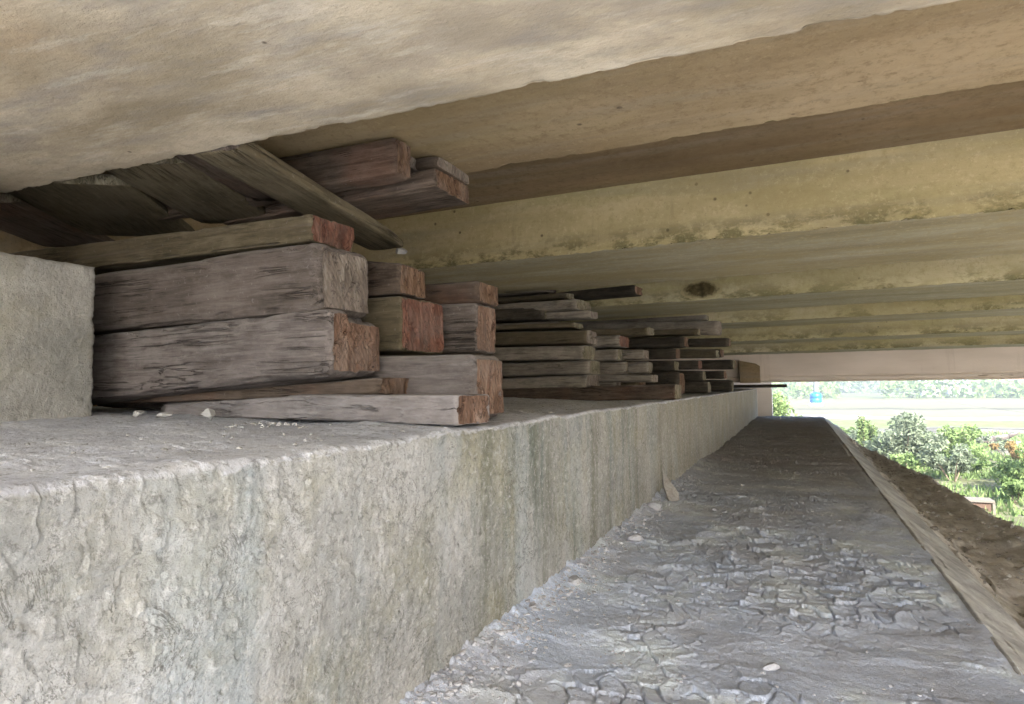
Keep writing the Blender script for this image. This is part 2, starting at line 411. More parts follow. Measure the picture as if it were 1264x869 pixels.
MA = dict(soffit=m_soffit_a(), girder=m_girder(), deck=m_girder('dark_brown_soffit_concrete', (.15, .11, .065), (.21, .155, .095), (.27, .205, .13), .1), ochre=m_girder('ochre_lightened_concrete', (.42, .355, .195), (.53, .455, .265), (.62, .545, .35), .45, .85), olive=m_girder('olive_grey_concrete', (.35, .31, .17), (.45, .41, .25), (.54, .495, .34), .55, .8), spall=m_spall(), fascia=m_fascia(), block=m_block(), wall=m_wall(), floor=m_floor(),
          chip=m_chip(), stone=m_stone(), band=m_band(), soil=m_soil())
W_ = {
 'grey': m_wood('weathered_grey_timber', (0.045, 0.037, 0.032), (0.088, 0.074, 0.065), (0.15, 0.132, 0.120), .45),
 'pale': m_wood('dusty_pale_timber', (0.13, 0.113, 0.107), (0.24, 0.22, 0.215), (0.35, 0.335, 0.33), .8),
 'dusty': m_wood('dust_covered_timber', (.062, .053, .048), (.13, .114, .107), (.22, .20, .192), .6),
 'brown': m_wood('dark_brown_timber', (0.032, 0.024, 0.018), (0.075, 0.057, 0.044), (0.13, 0.103, 0.082), .25, .2),
 'olive': m_wood('olive_stained_timber', (0.040, 0.033, 0.020), (0.085, 0.071, 0.045), (0.135, 0.115, 0.078), .3),
 'stack': m_wood('grey_brown_stacked_timber', (0.08, 0.072, 0.058), (0.18, 0.162, 0.135), (0.29, 0.268, 0.23), .5),
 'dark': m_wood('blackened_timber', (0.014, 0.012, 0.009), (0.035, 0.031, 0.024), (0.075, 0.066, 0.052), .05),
}
E_ = {
 'red': m_end('rust_red_end_grain', (.08, .038, .028), (.15, .07, .05), (.22, .13, .10)),
 'rust': m_end('dusty_rust_end_grain', (.09, .055, .04), (.17, .105, .075), (.26, .19, .15)),
 'brown': m_end('brown_end_grain', (0.068, 0.038, 0.022), (0.143, 0.090, 0.060), (0.203, 0.143, 0.105)),
 'grey': m_end('grey_end_grain', (0.090, 0.075, 0.064), (0.180, 0.154, 0.131), (0.262, 0.232, 0.203)),
 'olive': m_end('olive_end_grain', (.09, .08, .05), (.17, .155, .11), (.26, .24, .18)),
}

# ------------------------------------------------------------------ timbers
random.seed(5)
def timber(name, label, c, w_, L, wood, end, slope=(0, 0), group='old sleepers and timbers packed under the girders', res=1, rough=1.0, rnd=.014,
           cat='timber', notch=False, endtilt=0.0, yaw=0.0, taper=None, seed=None, axis=0.0):
    """c = (x right end, y near side, z bottom, z top at the right end); the timber runs to -X for L metres."""
    x0, y0, zb, zt = c
    sd_ = random.random()*100 if seed is None else seed
    nx = int((44 if res == 2 else 14 if res == 1 else 7)*max(1, L/1.6)); ny = {2: 26, 1: 8, 0: 3}[res]; nz = {2: 26, 1: 8, 0: 3}[res]
    o = empty('tmp', (0, 0, 0)); bpy.data.objects.remove(o)
    org = Vector((x0, y0+w_/2, zb))
    h = zt-zb
    idx = {}; V = []; F = []; MI = []
    us = [1-(1-i/nx)**1.8 if False else (i/nx)**1.6 for i in range(nx+1)]
    def vert(i, j, k):
        key = (i, j, k)
        if key in idx: return idx[key]
        u = us[i]*L; a = -1+2*j/ny; b = -1+2*k/nz
        # rounded rectangle
        hw, hh = w_/2, h/2
        py, pz = a*hw, b*hh
        rr = rnd*(1.0+.8*mn.noise(Vector((u*3+sd_, (a > 0)*5, (b > 0)*9))))
        cy_, cz_ = max(abs(py)-(hw-rr), 0), max(abs(pz)-(hh-rr), 0)
        dd = math.hypot(cy_, cz_)
        if dd > rr:
            py = math.copysign(min(abs(py), hw-rr)+cy_*rr/dd, py); pz = math.copysign(min(abs(pz), hh-rr)+cz_*rr/dd, pz)
        e = min(u, L-u)
        edge = max(abs(a), abs(b))
        if e < rr and edge > .9:
            s = 1-(1-e/rr)**2*rr*.7/max(hw, hh); py *= s; pz *= s
        x = -u
        P = Vector((u*1.4+sd_, py*9+sd_, pz*9))
        n1 = mn.noise(Vector((u*1.1+sd_, a*.9, b*.9+3.3)))
        gr = mn.noise(Vector((u*1.8+sd_, py*70, pz*70)))
        gr2 = mn.noise(Vector((u*4.0+sd_, py*28+7, pz*28)))
        amp = rough*.0045
        d = n1*amp*1.3+gr*amp*.6+gr2*amp*.5
        if res == 2:                                                # drying cracks along the grain
            k4 = abs(mn.noise(Vector((u*.9+sd_*3, py*7+pz*9, py*4-pz*6))))
            if k4 < .035 and mn.noise(Vector((u*1.7+sd_, 8.0, py*5+pz*5))) > -.12: d -= (.035-k4)*.30
            k5 = mn.noise(Vector((u*6+sd_, py*22, pz*22)))
            if k5 > .42: d -= (k5-.42)*.02
        corner = min(abs(a), abs(b)) > .8
        if corner:
            ch = mn.noise(Vector((u*9+sd_*2, a*3, b*3)))
            if ch > .18: d -= (ch-.18)*.04*rough
        ln = math.hypot(py, pz) or 1
        if 0 < i < nx or edge > .99:
            py += py/ln*d; pz += pz/ln*d
        # end faces: splits and rough saw cut
        if i == 0 or i == nx:
            sg = 1 if i == 0 else -1
            k2 = mn.noise(Vector((py*16+sd_, pz*5, 1.0)))
            k3 = mn.noise(Vector((py*50+sd_, pz*22, 4.0)))
            cr = abs(mn.noise(Vector((py*11+sd_+3, pz*3.0, 7.0))))
            x += sg*(k2*.007+k3*.0025)*min(rough, 1.4)
            if cr < .035: x -= sg*(.035-cr)*.5
        if i == 0: x += endtilt*pz
        if notch and u < .085 and a > -.45 and b > .6: pz -= .028; 
        z = pz+h/2
        tb, tt = slope
        f = (pz+h/2)/h
        z += (tb*(1-f)+tt*f)*x
        if taper and u > taper[0]: z = z if f < .5 else z-(u-taper[0])*taper[1]*(f-.5)*2
        v = Vector((x, py, z))
        if yaw: v.rotate(Matrix.Rotation(yaw, 3, 'Z'))
        idx[key] = len(V); V.append(v); return idx[key]
    for i in range(nx):
        for j in range(ny):
            for k, fl in ((0, 0), (nz, 1)):
                q = [vert(i, j, k), vert(i+1, j, k), vert(i+1, j+1, k), vert(i, j+1, k)]
                F.append(q if fl == 0 else q[::-1]); MI.append(0)
        for k in range(nz):
            for j, fl in ((0, 1), (ny, 0)):
                q = [vert(i, j, k), vert(i+1, j, k), vert(i+1, j, k+1), vert(i, j, k+1)]
                F.append(q if fl == 0 else q[::-1]); MI.append(0)
    for j in range(ny):
        for k in range(nz):
            for i, fl in ((0, 1), (nx, 0)):
                q = [vert(i, j, k), vert(i, j+1, k), vert(i, j+1, k+1), vert(i, j, k+1)]
                F.append(q if fl == 1 else q[::-1]); MI.append(1)
    o = mesh_obj(name, V, F, mats=[W_[wood], E_[end]], midx=MI, smooth=False)
    me = o.data; 
    me.polygons.foreach_set('use_smooth', np.array([m == 0 for m in MI])); me.update()
    o.location = org
    if axis: o.rotation_euler = (0, 0, axis)
    return tag(o, label, cat, group)

# ------------------------------------------------------------------ abutment wall with its shelf
ys = np.concatenate([np.linspace(-2.2, .32, 60)[:-1], .32*np.exp(np.linspace(0, math.log(17.45/.32), 950))])
def build_abutment():
    xt = -4.25+(4.25-.97)*(np.linspace(0, 1, 110)**.7)
    ang = np.linspace(0, math.pi/2, 12)
    cxn = -.965+.025*np.sin(ang); czn = -.151+.025*np.cos(ang)
    zw = -.151-.80*np.linspace(0, 1, 165)[1:]
    px = np.concatenate([xt, cxn, np.full(len(zw), -.94)])
    pz = np.concatenate([np.full(len(xt), -.126), czn, zw])
    nx_ = np.concatenate([np.zeros(len(xt)), np.sin(ang), np.ones(len(zw))])
    nz_ = np.concatenate([np.ones(len(xt)), np.cos(ang), np.zeros(len(zw))])
    s = np.concatenate([[0], np.cumsum(np.hypot(np.diff(px), np.diff(pz)))])
    Yg, Sg = np.meshgrid(ys, s, indexing='ij')
    topm = nz_[None, :]; wallm = nx_[None, :]
    near = 1-sstep(2.2, 6, Yg)*.5
    d = .005*fbm(Yg*3, Sg*3, 3, 1)+.0012*fbm(Yg*15, Sg*15, 4, 5)*near+.0020*fbm(Yg*50, Sg*50, 4, 9)*near
    q = fbm(Yg*5+3, Sg*5, 5, 21)                                   # plates of laitance with ragged edges
    d += (.0028*sstep(0, .03, q)+.0028*sstep(.13, .15, fbm(Yg*9, Sg*9, 5, 33)))*wallm*near
    d += .002*np.exp(-((q-.02)/.02)**2)*wallm*near
    f1, f2, k, dx, dy = voro(Yg*13+.35*perlin(Yg*9, Sg*9, 3), Sg*13+.35*perlin(Yg*9, Sg*9, 4), 8)
    pm = sstep(.12, .3, fbm(Yg*1.9, Sg*1.9, 2, 60))*near
    d += pm*(.004*f1**2*(RX[k] > .5)-.002*(1-sstep(0, .06, f2-f1))*(RY[k] > .5))
    wx = Yg*24+.5*perlin(Yg*17, Sg*17, 13); wy = Sg*24+.5*perlin(Yg*17, Sg*17, 14)      # small lifting flakes
    c1, c2, ck, cdx, cdy = voro(wx, wy, 77)
    sel = (RX[ck] > .55)*sstep(-.08, .12, fbm(Yg*3.1, Sg*3.1, 3, 66))*wallm*near
    d += sel*(.0035*np.clip(.3-cdy*(RY[ck]+.4)-cdx*(RZ[ck]-.5), -.1, .9)-.002*(1-sstep(0, .1, c2-c1)))
    pits = voro(Yg*34, Sg*34, 4)[0]
    d -= .004*(1-sstep(.05, .22, pits))*(fbm(Yg*4, Sg*4, 2, 71) > .05)*near
    run = fbm(Yg*9, Sg*1.2, 4, 41)                                  # rain runs further along
    d += .003*np.clip(run, -1, .3)*wallm*sstep(1.5, 2.4, Yg)
    heap = sstep(-1.5, -2.6, px)[None, :]*(.028+.018*fbm(Yg*4, Sg*4, 3, 12))
    v1, v2, kk, ddx, ddy = voro(Yg*9, Sg*9, 15)
    fl = sstep(0, .25, fbm(Yg*2.2+7, Sg*2.2, 3, 92))
    d += topm*(.012*fbm(Yg*2.2, Sg*2.2, 4, 81)+heap+fl*(.016*v1**2-.006*(1-sstep(0, .08, v2-v1))))
    se = s[len(xt)+5]
    d -= np.exp(-((Sg-se)/.03)**2)*.006*sstep(.05, .4, fbm(Yg*6, Sg*.5, 4, 52))
    d += np.exp(-((Sg-se-.11)/.05)**2)*.004*sstep(-.1, .3, fbm(Yg*7, Sg*6, 4, 57))*(1-sstep(2, 3, Yg))
    X = px[None, :]+nx_[None, :]*d; Z = pz[None, :]+nz_[None, :]*d
    V = np.stack([X, Yg, Z], -1).reshape(-1, 3)
    root = empty('abutment_wall', (-.94, 0, -.9))
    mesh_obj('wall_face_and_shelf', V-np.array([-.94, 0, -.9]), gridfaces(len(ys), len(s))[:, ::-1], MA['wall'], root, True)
    tag(root, 'weathered grey concrete abutment wall whose silt covered shelf carries the timbers', 'wall')
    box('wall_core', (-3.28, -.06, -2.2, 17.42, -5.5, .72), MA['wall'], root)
    # small curled flakes of old skin standing off the face
    mb = MB(); rg = random.Random(3)
    for _ in range(70):
        y = .6+2.6*rg.random()**1.2; z = -.2-.6*rg.random()
        if rg.random() < .5: y = rg.uniform(.9, 1.8); z = rg.uniform(-.34, -.18)
        r = rg.uniform(.003, .010); a = rg.uniform(0, 6.28); lift = rg.uniform(.05, .45)
        pts = []
        for i in range(5):
            t = a+i*1.2566; rr = r*rg.uniform(.6, 1.2)
            pts.append((.006+lift*rr*(1+math.cos(t)), y+rr*math.cos(t), z+.9+rr*math.sin(t)))
        c = (.008+lift*r*.5, y, z+.9)
        mb.add([c]+pts, [(0, 1+i, 1+(i+1) % 5) for i in range(5)])
    tag(mb.build('peeling_flakes', MA['wall'], root), kind='stuff')
build_abutment()

def floor_h(X, Y):
    near = 1-sstep(4, 9, Y)*.6
    h = .008*fbm(X*2, Y*2, 3, 101)+.0028*fbm(X*8, Y*8, 4, 103)*near+.0016*fbm(X*38, Y*38, 3, 104)*near
    # curled mud plates
    wx = X*13+.5*perlin(X*7, Y*7, 3); wy = Y*10+.5*perlin(X*7, Y*7, 5)
    f1, f2, k, dx, dy = voro(wx, wy, 31)
    m = sstep(-.10, .12, fbm(X*1.5+2, Y*1.1, 3, 107)+.50*np.exp(-((Y-3.1)/1.1)**2)*np.exp(-((X+.05)/.55)**2)-.04)
    m = m*sstep(.56, .40, X)
    on = RX[k]
    tilt = (RY[k]-.35)*dy*.022+(RZ[k]-.5)*dx*.010
    h = h+m*((.019*np.clip(f1, 0, .75)**2.2*(.3+on))+tilt*1.0-.017*(1-sstep(.0, .09, f2-f1))*(RY[k] > .2)+.004*RZ[k])
    # fine crazing elsewhere
    g1, g2, kk, ex, ey = voro(X*24+.5*perlin(X*12, Y*12, 8), Y*18, 43)
    m2 = sstep(.0, .2, fbm(X*2.1, Y*2.1, 3, 120))*(1-m)
    h = h+m2*(.0045*g1*RX[kk]+(RY[kk]-.4)*ey*.009-.004*(1-sstep(0, .1, g2-g1)))*near
    # lapping silt sheets: ragged low steps running across
    q = fbm(X*1.6, Y*3.4, 5, 131)
    h = h+(.0028+.006*sstep(5, 9, Y))*(sstep(.02, .035, q)+sstep(.17, .185, q)+sstep(-.14, -.125, q))
    # rubble bank along the foot of the wall
    b = np.exp(-np.clip(X+.94, 0, 9)/(.10+.05*perlin(Y*1.5, Y*0, 6)))*sstep(.8, 1.6, Y)*(1-sstep(6, 9, Y))
    h = h+b*(.055+.03*fbm(X*9, Y*9, 4, 141)+.02*np.abs(fbm(X*22, Y*22, 3, 142)))
    return h
def build_floor():
    yf = np.concatenate([np.linspace(-2.2, .9, 40)[:-1], .9*np.exp(np.linspace(0, math.log(17.4/.9), 860))])
    xf = np.linspace(-1.0, .56, 360)
    Yg, Xg = np.meshgrid(yf, xf, indexing='ij')
    Z = -.826+floor_h(Xg, Yg)-.012
    edge = sstep(.50, .56, Xg)
    Z = Z*(1-edge)+edge*(-.836+.004*fbm(Xg*9, Yg*9, 3, 2))
    V = np.stack([Xg, Yg, Z], -1).reshape(-1, 3)
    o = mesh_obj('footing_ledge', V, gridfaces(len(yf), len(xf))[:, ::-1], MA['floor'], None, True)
    tag(o, kind='structure')
    # bevelled outer edge strip of the footing
    ye = np.concatenate([np.linspace(-2.2, 1.2, 30)[:-1], 1.2*np.exp(np.linspace(0, math.log(17.4/1.2), 560))])
    prof = [(.52, -.860), (.548, -.832), (.556, -.830)]
    t = np.linspace(0, 1, 46)[1:]
    P = np.array(prof+[(.556+.26*k, -.830-.195*k) for k in t]+[(.83, -1.10), (.83, -1.6)])
    Yg, I = np.meshgrid(ye, np.arange(len(P)), indexing='ij')
    X = P[I, 0]; Zp = P[I, 1]
    n = .012*fbm(Yg*2.5, X*8, 4, 7)+.006*fbm(Yg*14, X*14, 4, 8)+.003*fbm(Yg*40, X*40, 3, 18)
    ch = sstep(.15, .35, fbm(Yg*4, X*3, 4, 9))*.006
    ed = (I > 0)
    X = X+ed*(n*.5-ch*.5*(I < 8)); Zp = Zp+ed*(n*.9-ch*(I < 12))
    V = np.stack([X, Yg, Zp], -1).reshape(-1, 3)
    tag(mesh_obj('footing_edge_strip', V, gridfaces(len(ye), len(P))[:, ::-1], MA['band'], None, True), kind='structure')
    # end face and body of the footing
    mb = MB(); mb.box(-.98, .54, -2.2, 17.39, -6.3, -.87)
    tag(mb.build('footing_body', MA['band']), kind='structure')
build_floor()

def blob(r, seed, flat=.6, n=2):
    """angular stone: icosphere verts pushed about and cut by planes"""
    import bmesh
    bm = bmesh.new(); bmesh.ops.create_icosphere(bm, subdivisions=n, radius=r)
    rg = random.Random(seed)
    pl = [(Vector((rg.gauss(0, 1), rg.gauss(0, 1), rg.gauss(0, 1))).normalized(), r*rg.uniform(.45, .8)) for _ in range(9)]
    for v in bm.verts:
        for nrm, dd in pl:
            k = v.co.dot(nrm)
            if k > dd: v.co -= nrm*(k-dd)
        v.co += v.co.normalized()*mn.noise(v.co*(2/r)+Vector((seed, 0, 0)))*r*.12
        v.co.z *= flat; v.co.x *= rg_x(seed)
    vs = [tuple(v.co) for v in bm.verts]; fs = [tuple(v.index for v in f.verts) for f in bm.faces]; bm.free()
    return vs, fs
def rg_x(seed): return 1.0+.5*math.sin(seed*3.1)
def fz(x, y): return -.838+float(floor_h(np.array([[x]]), np.array([[y]]))[0, 0])

def build_debris():
    rg = random.Random(11)
    sh = [blob(1.0, 50+i, .5, 1) for i in range(6)]
    mb = MB()
    pts = []
    for _ in range(1500):
        y = 1.3*math.exp(rg.random()*1.5); x = -.93+abs(rg.gauss(0, .085))
        pts.append((x, y, rg.uniform(.002, .005)+.011*rg.random()**4))
    for _ in range(550):
        y = 1.4*math.exp(rg.random()*1.7); x = rg.uniform(-.8, .53); pts.append((x, y, rg.uniform(.002, .008)))
    X = np.array([[p[0] for p in pts]]); Y = np.array([[p[1] for p in pts]]); Zs = -.838+floor_h(X, Y)[0]
    for (x, y, r), z in zip(pts, Zs):
        v, f = rg.choice(sh); a = rg.uniform(0, 6.28); c, s = math.cos(a), math.sin(a)
        mb.add([(x+r*(p[0]*c-p[1]*s), y+r*(p[0]*s+p[1]*c), z+r*.3+r*p[2]*1.2) for p in v], f)
    tag(mb.build('scattered_rubble', MA['stone']), 'small crumbs of dried silt and concrete along the foot of the wall', 'rubble', kind='stuff')
    mb = MB()
    for _ in range(420):
        y = 1.2*math.exp(rg.random()*1.6)-.7; x = rg.uniform(-1.9, -1.0); r = rg.uniform(.003, .009)
        if rg.random() < .4: y = rg.uniform(1.5, 1.8); x = rg.uniform(-2.4, -1.6); r *= 1.6
        v, f = rg.choice(sh); a = rg.uniform(0, 6.28); c, s = math.cos(a), math.sin(a)
        mb.add([(x+r*(p[0]*c-p[1]*s), y+r*(p[0]*s+p[1]*c), -.126+r*.3+r*p[2]*1.2) for p in v], f)
    tag(mb.build('shelf_crumbs', MA['chip']), 'pale crumbs and grit scattered over the silty shelf', 'rubble', kind='stuff')
    def stone(x, y, z, r, seed, label, mat='stone', flat=.6, cat='stone', rot=(0, 0, 0), group=None):
        v, f = blob(r, seed, flat, 3); o = mesh_obj('stone', v, f, MA[mat]); o.location = (x, y, z+r*flat*.5); o.rotation_euler = rot
        tag(o, label, cat, group)
    stone(-.875, 4.25, fz(-.875, 4.25), .05, 3, 'brown lump of rubble in the angle below the leaning slab')
    stone(-.80, 3.35, fz(-.80, 3.35)+.005, .045, 4, 'pale rounded lump halfway along the rubble at the wall foot')
    stone(-.86, 2.55, fz(-.86, 2.55), .035, 5, 'grey lump nearest the viewer in the rubble at the wall foot')
    stone(-.52, 4.4, fz(-.52, 4.4), .020, 6, 'left one of two small pebbles lying together on the silt floor')
    stone(-.45, 4.36, fz(-.45, 4.36), .018, 7, 'right one of two small pebbles lying together on the silt floor')
    stone(-.44, 5.6, fz(-.44, 5.6), .022, 8, 'single dark pebble on smooth silt farthest down the ledge')
    stone(-.1, 2.05, fz(-.1, 2.05), .024, 9, 'pale angular stone on the silt floor in the foreground')
    stone(-1.93, 1.66, -.095, .035, 12, 'largest pale lump on the shelf just under the lower big timber', 'chip')
    stone(-2.08, 1.60, -.092, .028, 13, 'flat chip on the shelf between the concrete block and the pale lump', 'chip', .4)
    stone(-2.30, 1.66, -.092, .026, 14, 'small chip on the shelf beside the corner of the concrete block', 'chip')
    stone(-1.86, 2.78, .70, .028, 15, 'small stone perched where the slanting beam meets the girder', 'band', .8)
    # thin slab leaning on the wall
    v = []; F = []
    pr = [(0, 0), (.075, .0), (.085, .05), (.055, .13), (.02, .215), (-.005, .12)]
    for t in (0, .022):
        v += [(t, p[0], p[1]) for p in pr]
    n = len(pr)
    F = [tuple(range(n))[::-1], tuple(range(n, 2*n))]+[(i, (i+1) % n, n+(i+1) % n, n+i) for i in range(n)]
    o = mesh_obj('leaning_slab', v, F, MA['soil']); o.location = (-.845, 4.55, fz(-.86, 4.55)-.015); o.rotation_euler = (math.radians(8), math.radians(-22), math.radians(-55))
    tag(o, 'thin broken concrete slab leaning against the foot of the wall', 'slab')
build_debris()

# ------------------------------------------------------------------ girders and deck
def zb(y, base=1.06): return base-.03*y
def sweep(name, prof, x0, x1, mat, parent=None, amp=1.0, nx=240, seed=0, chip=1.0, xs=None):
    """closed (y,z) profile with rounded/chipped corners swept along X."""
    P = []
    n = len(prof)
    for i in range(n):
        a = np.array(prof[i]); b = np.array(prof[(i+1) % n]); L = np.linalg.norm(b-a)
        c = min(.004, L*.2); u = (b-a)/L
        m = max(2, int(L/.045)); m = min(m, 34)
        ts = np.linspace(c, L-c, m)
        if L > .1: ts = np.concatenate([[c, c+.008], np.linspace(c+.02, L-c-.02, m), [L-c-.008, L-c]])
        for t in ts: P.append((a+u*t, u, min(t-c, L-c-t)))
    P_ = np.array([p[0] for p in P]); T = np.array([p[1] for p in P]); E = np.array([p[2] for p in P])
    N = np.stack([T[:, 1], -T[:, 0]], 1)
    ce = P_.mean(0)
    xs = np.linspace(x0, x1, nx) if xs is None else xs
    Xg, I = np.meshgrid(xs, np.arange(len(P)), indexing='ij')
    s = np.concatenate([[0], np.cumsum(np.linalg.norm(np.diff(P_, axis=0), axis=1))])[I]
    d = amp*(.006*fbm(Xg*1.1, s*2, 3, seed)+.004*fbm(Xg*6, s*6, 4, seed+3)+.0015*fbm(Xg*22, s*22, 2, seed+5))
    en = np.exp(-E[I]/.010)
    d -= en*chip*(.012*sstep(.0, .35, fbm(Xg*14, s*2, 5, seed+9))+.018*sstep(.22, .4, fbm(Xg*5, s*.8, 4, seed+14)))
    Y = P_[I, 0]+N[I, 0]*d; Z = P_[I, 1]+N[I, 1]*d
    V = np.stack([Xg, Y, Z], -1).reshape(-1, 3)
    F = []
    m = len(P); i = np.arange(len(xs)-1)[:, None]*m; j = np.arange(m)[None, :]; j2 = (j+1) % m
    Fq = np.stack([i+j, i+j2, i+m+j2, i+m+j], -1).reshape(-1, 4)
    o = mesh_obj(name, V, Fq, mat, parent, True)
    return o
XL, XR = -4.3, 15.5
def xsn(near=700, x1=5.2): return np.concatenate([np.linspace(XL, x1, near)[:-1], np.linspace(x1, XR, 50)])
def girder(y0, y1, ztop, base, label, seed, mat='girder', near=420, chip=1.0, ztb=None):
    z0, z1 = zb(y0, base), zb(y1, base)
    # counter-clockwise profile in (y,z) seen from +X
    prof = [(y0, z0), (y1, z1), (y1+.0, ztop-.0), (y0, ztop)]
    o = sweep('bridge_girder', prof, XL, XR, MA[mat], None, seed=seed, xs=xsn(near), chip=chip)
    tag(o, label, 'girder', 'concrete girders carrying the bridge deck')
    return o
SOF = 1.50
def zs(y): return SOF-.03*y
gA = girder(-1.25, 1.535, 1.30, .855, 'pale beige lowest girder with a broad smooth underside directly overhead', 1, 'soffit', 700, .7)
for v in gA.data.vertices: v.co.y += .055+.03*min(v.co.x, 3.0)      # this girder lies very slightly askew
girder(1.80, 2.57, zs(2.6)+.08, 1.06, 'brown girder behind the pale overhead one, ending above the upper left timbers', 2, near=560, chip=.5)
gC = girder(4.27, 5.58, zs(5)+.08, 1.06, 'ochre girder beyond the dark recess with a spalled stained lower edge', 3, 'ochre', near=560, chip=1.3)  # ochre concrete set lighter, standing in for sky light on this girder's side
gD = girder(6.72, 7.69, zs(7)+.08, 1.06, 'olive girder with one big dark spalled patch above the long plank', 4, 'olive')
girder(8.75, 9.45, zs(9)+.08, 1.06, 'third girder in from the fascia beam, mossy lower edge', 5, 'olive', near=260)
girder(11.4, 12.05, zs(12)+.08, 1.06, 'second girder in from the fascia beam, thin streaked edge', 6, 'olive', near=260)
girder(13.95, 14.6, zs(14)+.08, 1.06, 'last narrow girder just in front of the fascia beam', 7, 'olive', near=260)
# the spall on the fourth girder: a shallow rough hollow skin set on the face
def spall():
    n = 26; V = []; F = []
    for i in range(n+1):
        for j in range(40):
            a = 2*math.pi*j/40; r = i/n
            rr = .95+.20*mn.noise(Vector((math.cos(a)*1.6, math.sin(a)*1.6, 3)))+.10*mn.noise(Vector((math.cos(a)*5, math.sin(a)*5, 1)))
            x = -.865+.225*r*rr*math.cos(a); z = .955+.085*r*rr*math.sin(a)*(1.25 if math.sin(a) > 0 else .95)
            y = 6.716-.004*(1-r**4)+.006*mn.noise(Vector((x*22, z*22, 5)))*(1-r**3)
            V.append((x, y, z))
    for i in range(n):
        for j in range(40): F.append((i*40+j, i*40+(j+1) % 40, (i+1)*40+(j+1) % 40, (i+1)*40+j))
    o = mesh_obj('spalled_patch', V, F, MA['spall'], gD, True)
spall()
# fascia beam with drip grooves along its foot
prof = [(17.15, .20), (17.19, .195), (17.19, .165), (17.16, .16), (17.16, .10), (17.20, .095), (17.20, .065), (17.17, .06), (17.17, .03), (17.50, .03), (17.50, 1.15), (17.15, 1.15)]
o = sweep('fascia_beam', prof, XL, XR, MA['fascia'], None, seed=9, xs=np.linspace(XL, XR, 340), amp=.8, chip=.4)
tag(o, 'pinkish edge beam with grooved foot closing the far side of the bridge', 'beam')
# deck slab above the girders
mb = MB()
v = [(XL, -1.5, zs(-1.5)), (XR, -1.5, zs(-1.5)), (XR, 17.5, zs(17.5)), (XL, 17.5, zs(17.5)), (XL, -1.5, 1.85), (XR, -1.5, 1.85), (XR, 17.5, 1.4), (XL, 17.5, 1.4)]
mb.add(v, [(0, 3, 2, 1), (4, 5, 6, 7), (0, 1, 5, 4), (1, 2, 6, 5), (2, 3, 7, 6), (3, 0, 4, 7)])
tag(mb.build('bridge_deck', MA['deck']), 'stained concrete deck slab seen in the dark recess between girders', 'deck')
tag(box('abutment_backwall', (-4.7, -4.26, -2.2, 17.5, -5, 1.9), MA['girder']), 'dark concrete back wall behind the timber stacks', 'wall')
pier = empty('bridge_pier', (15.2, 8, -5))
box('cap_beam', (-.7, .7, -9, 9.4, 4.9, 5.78), MA['band'], pier)
for yy in (-6, 0, 6):
    mb = MB(); mb.tube((0, yy, -.6), (0, yy, 4.9), .5, .5, 18); mb.build('column', MA['band'], pier)
tag(pier, 'concrete pier of three columns carrying the other end of the girders', 'pier')
# bearing block beside the timbers
def block():
    x0, x1, y0, y1, z0, z1 = -3.4, -2.5, .55, 1.62, -.14, .49
    root = empty('bearing_block', (x1, y1, z0))
    ny, nz = 150, 100
    Yg, Zg = np.meshgrid(np.linspace(y0, y1, ny), np.linspace(z0, z1, nz), indexing='ij')
    d = .004*fbm(Yg*5, Zg*5, 4, 3)+.0035*fbm(Yg*26, Zg*26, 3, 4)
    e = np.minimum(y1-Yg, z1-Zg); d -= .012*np.exp(-e/.008)
    Yd = Yg+ (Yg > y1-.02)*(.014*fbm(Zg*16, Zg*0, 4, 8)+.006*fbm(Zg*60, Zg*0, 2, 9))
    Zd = Zg+(Zg > z1-.02)*.005*fbm(Yg*14, Yg*0, 3, 10)
    V = np.stack([x1+d, Yd, Zd], -1)
    F = gridfaces(ny, nz)
    V2 = V.reshape(-1, 3).tolist(); Fl = [tuple(f) for f in F.tolist()]
    n0 = len(V2)                                                   # close the sides back to x0
    rim = [(ny-1)*nz+k for k in range(nz)]
    b0 = len(V2); V2 += [[x0, V2[i][1], V2[i][2]] for i in rim]
    Fl += [(rim[k], b0+k, b0+k+1, rim[k+1]) for k in range(nz-1)]
    top = [k*nz+nz-1 for k in range(ny)]
    b1 = len(V2); V2 += [[x0, V2[i][1], V2[i][2]] for i in top]
    Fl += [(top[k], top[k+1], b1+k+1, b1+k) for k in range(ny-1)]
    b2 = len(V2); V2 += [[x0, y0, z0], [x1, y0, z0], [x1, y0, z1], [x0, y0, z1]]; Fl += [(b2, b2+1, b2+2, b2+3)]
    V2 = [(a-x1, b-y1, c-z0) for a, b, c in V2]
    mesh_obj('block_body', V2, Fl, MA['block'], root, False)
    tag(root, 'rough grey concrete bearing block standing on the shelf at far left', 'block')
    pad = box('bearing_pad', (-3.3, -2.75, .6, 1.3, .492, .81), MA['block'])
    tag(pad, 'dark bearing stub in the shadow between block and overhead girder', 'bearing')
block()
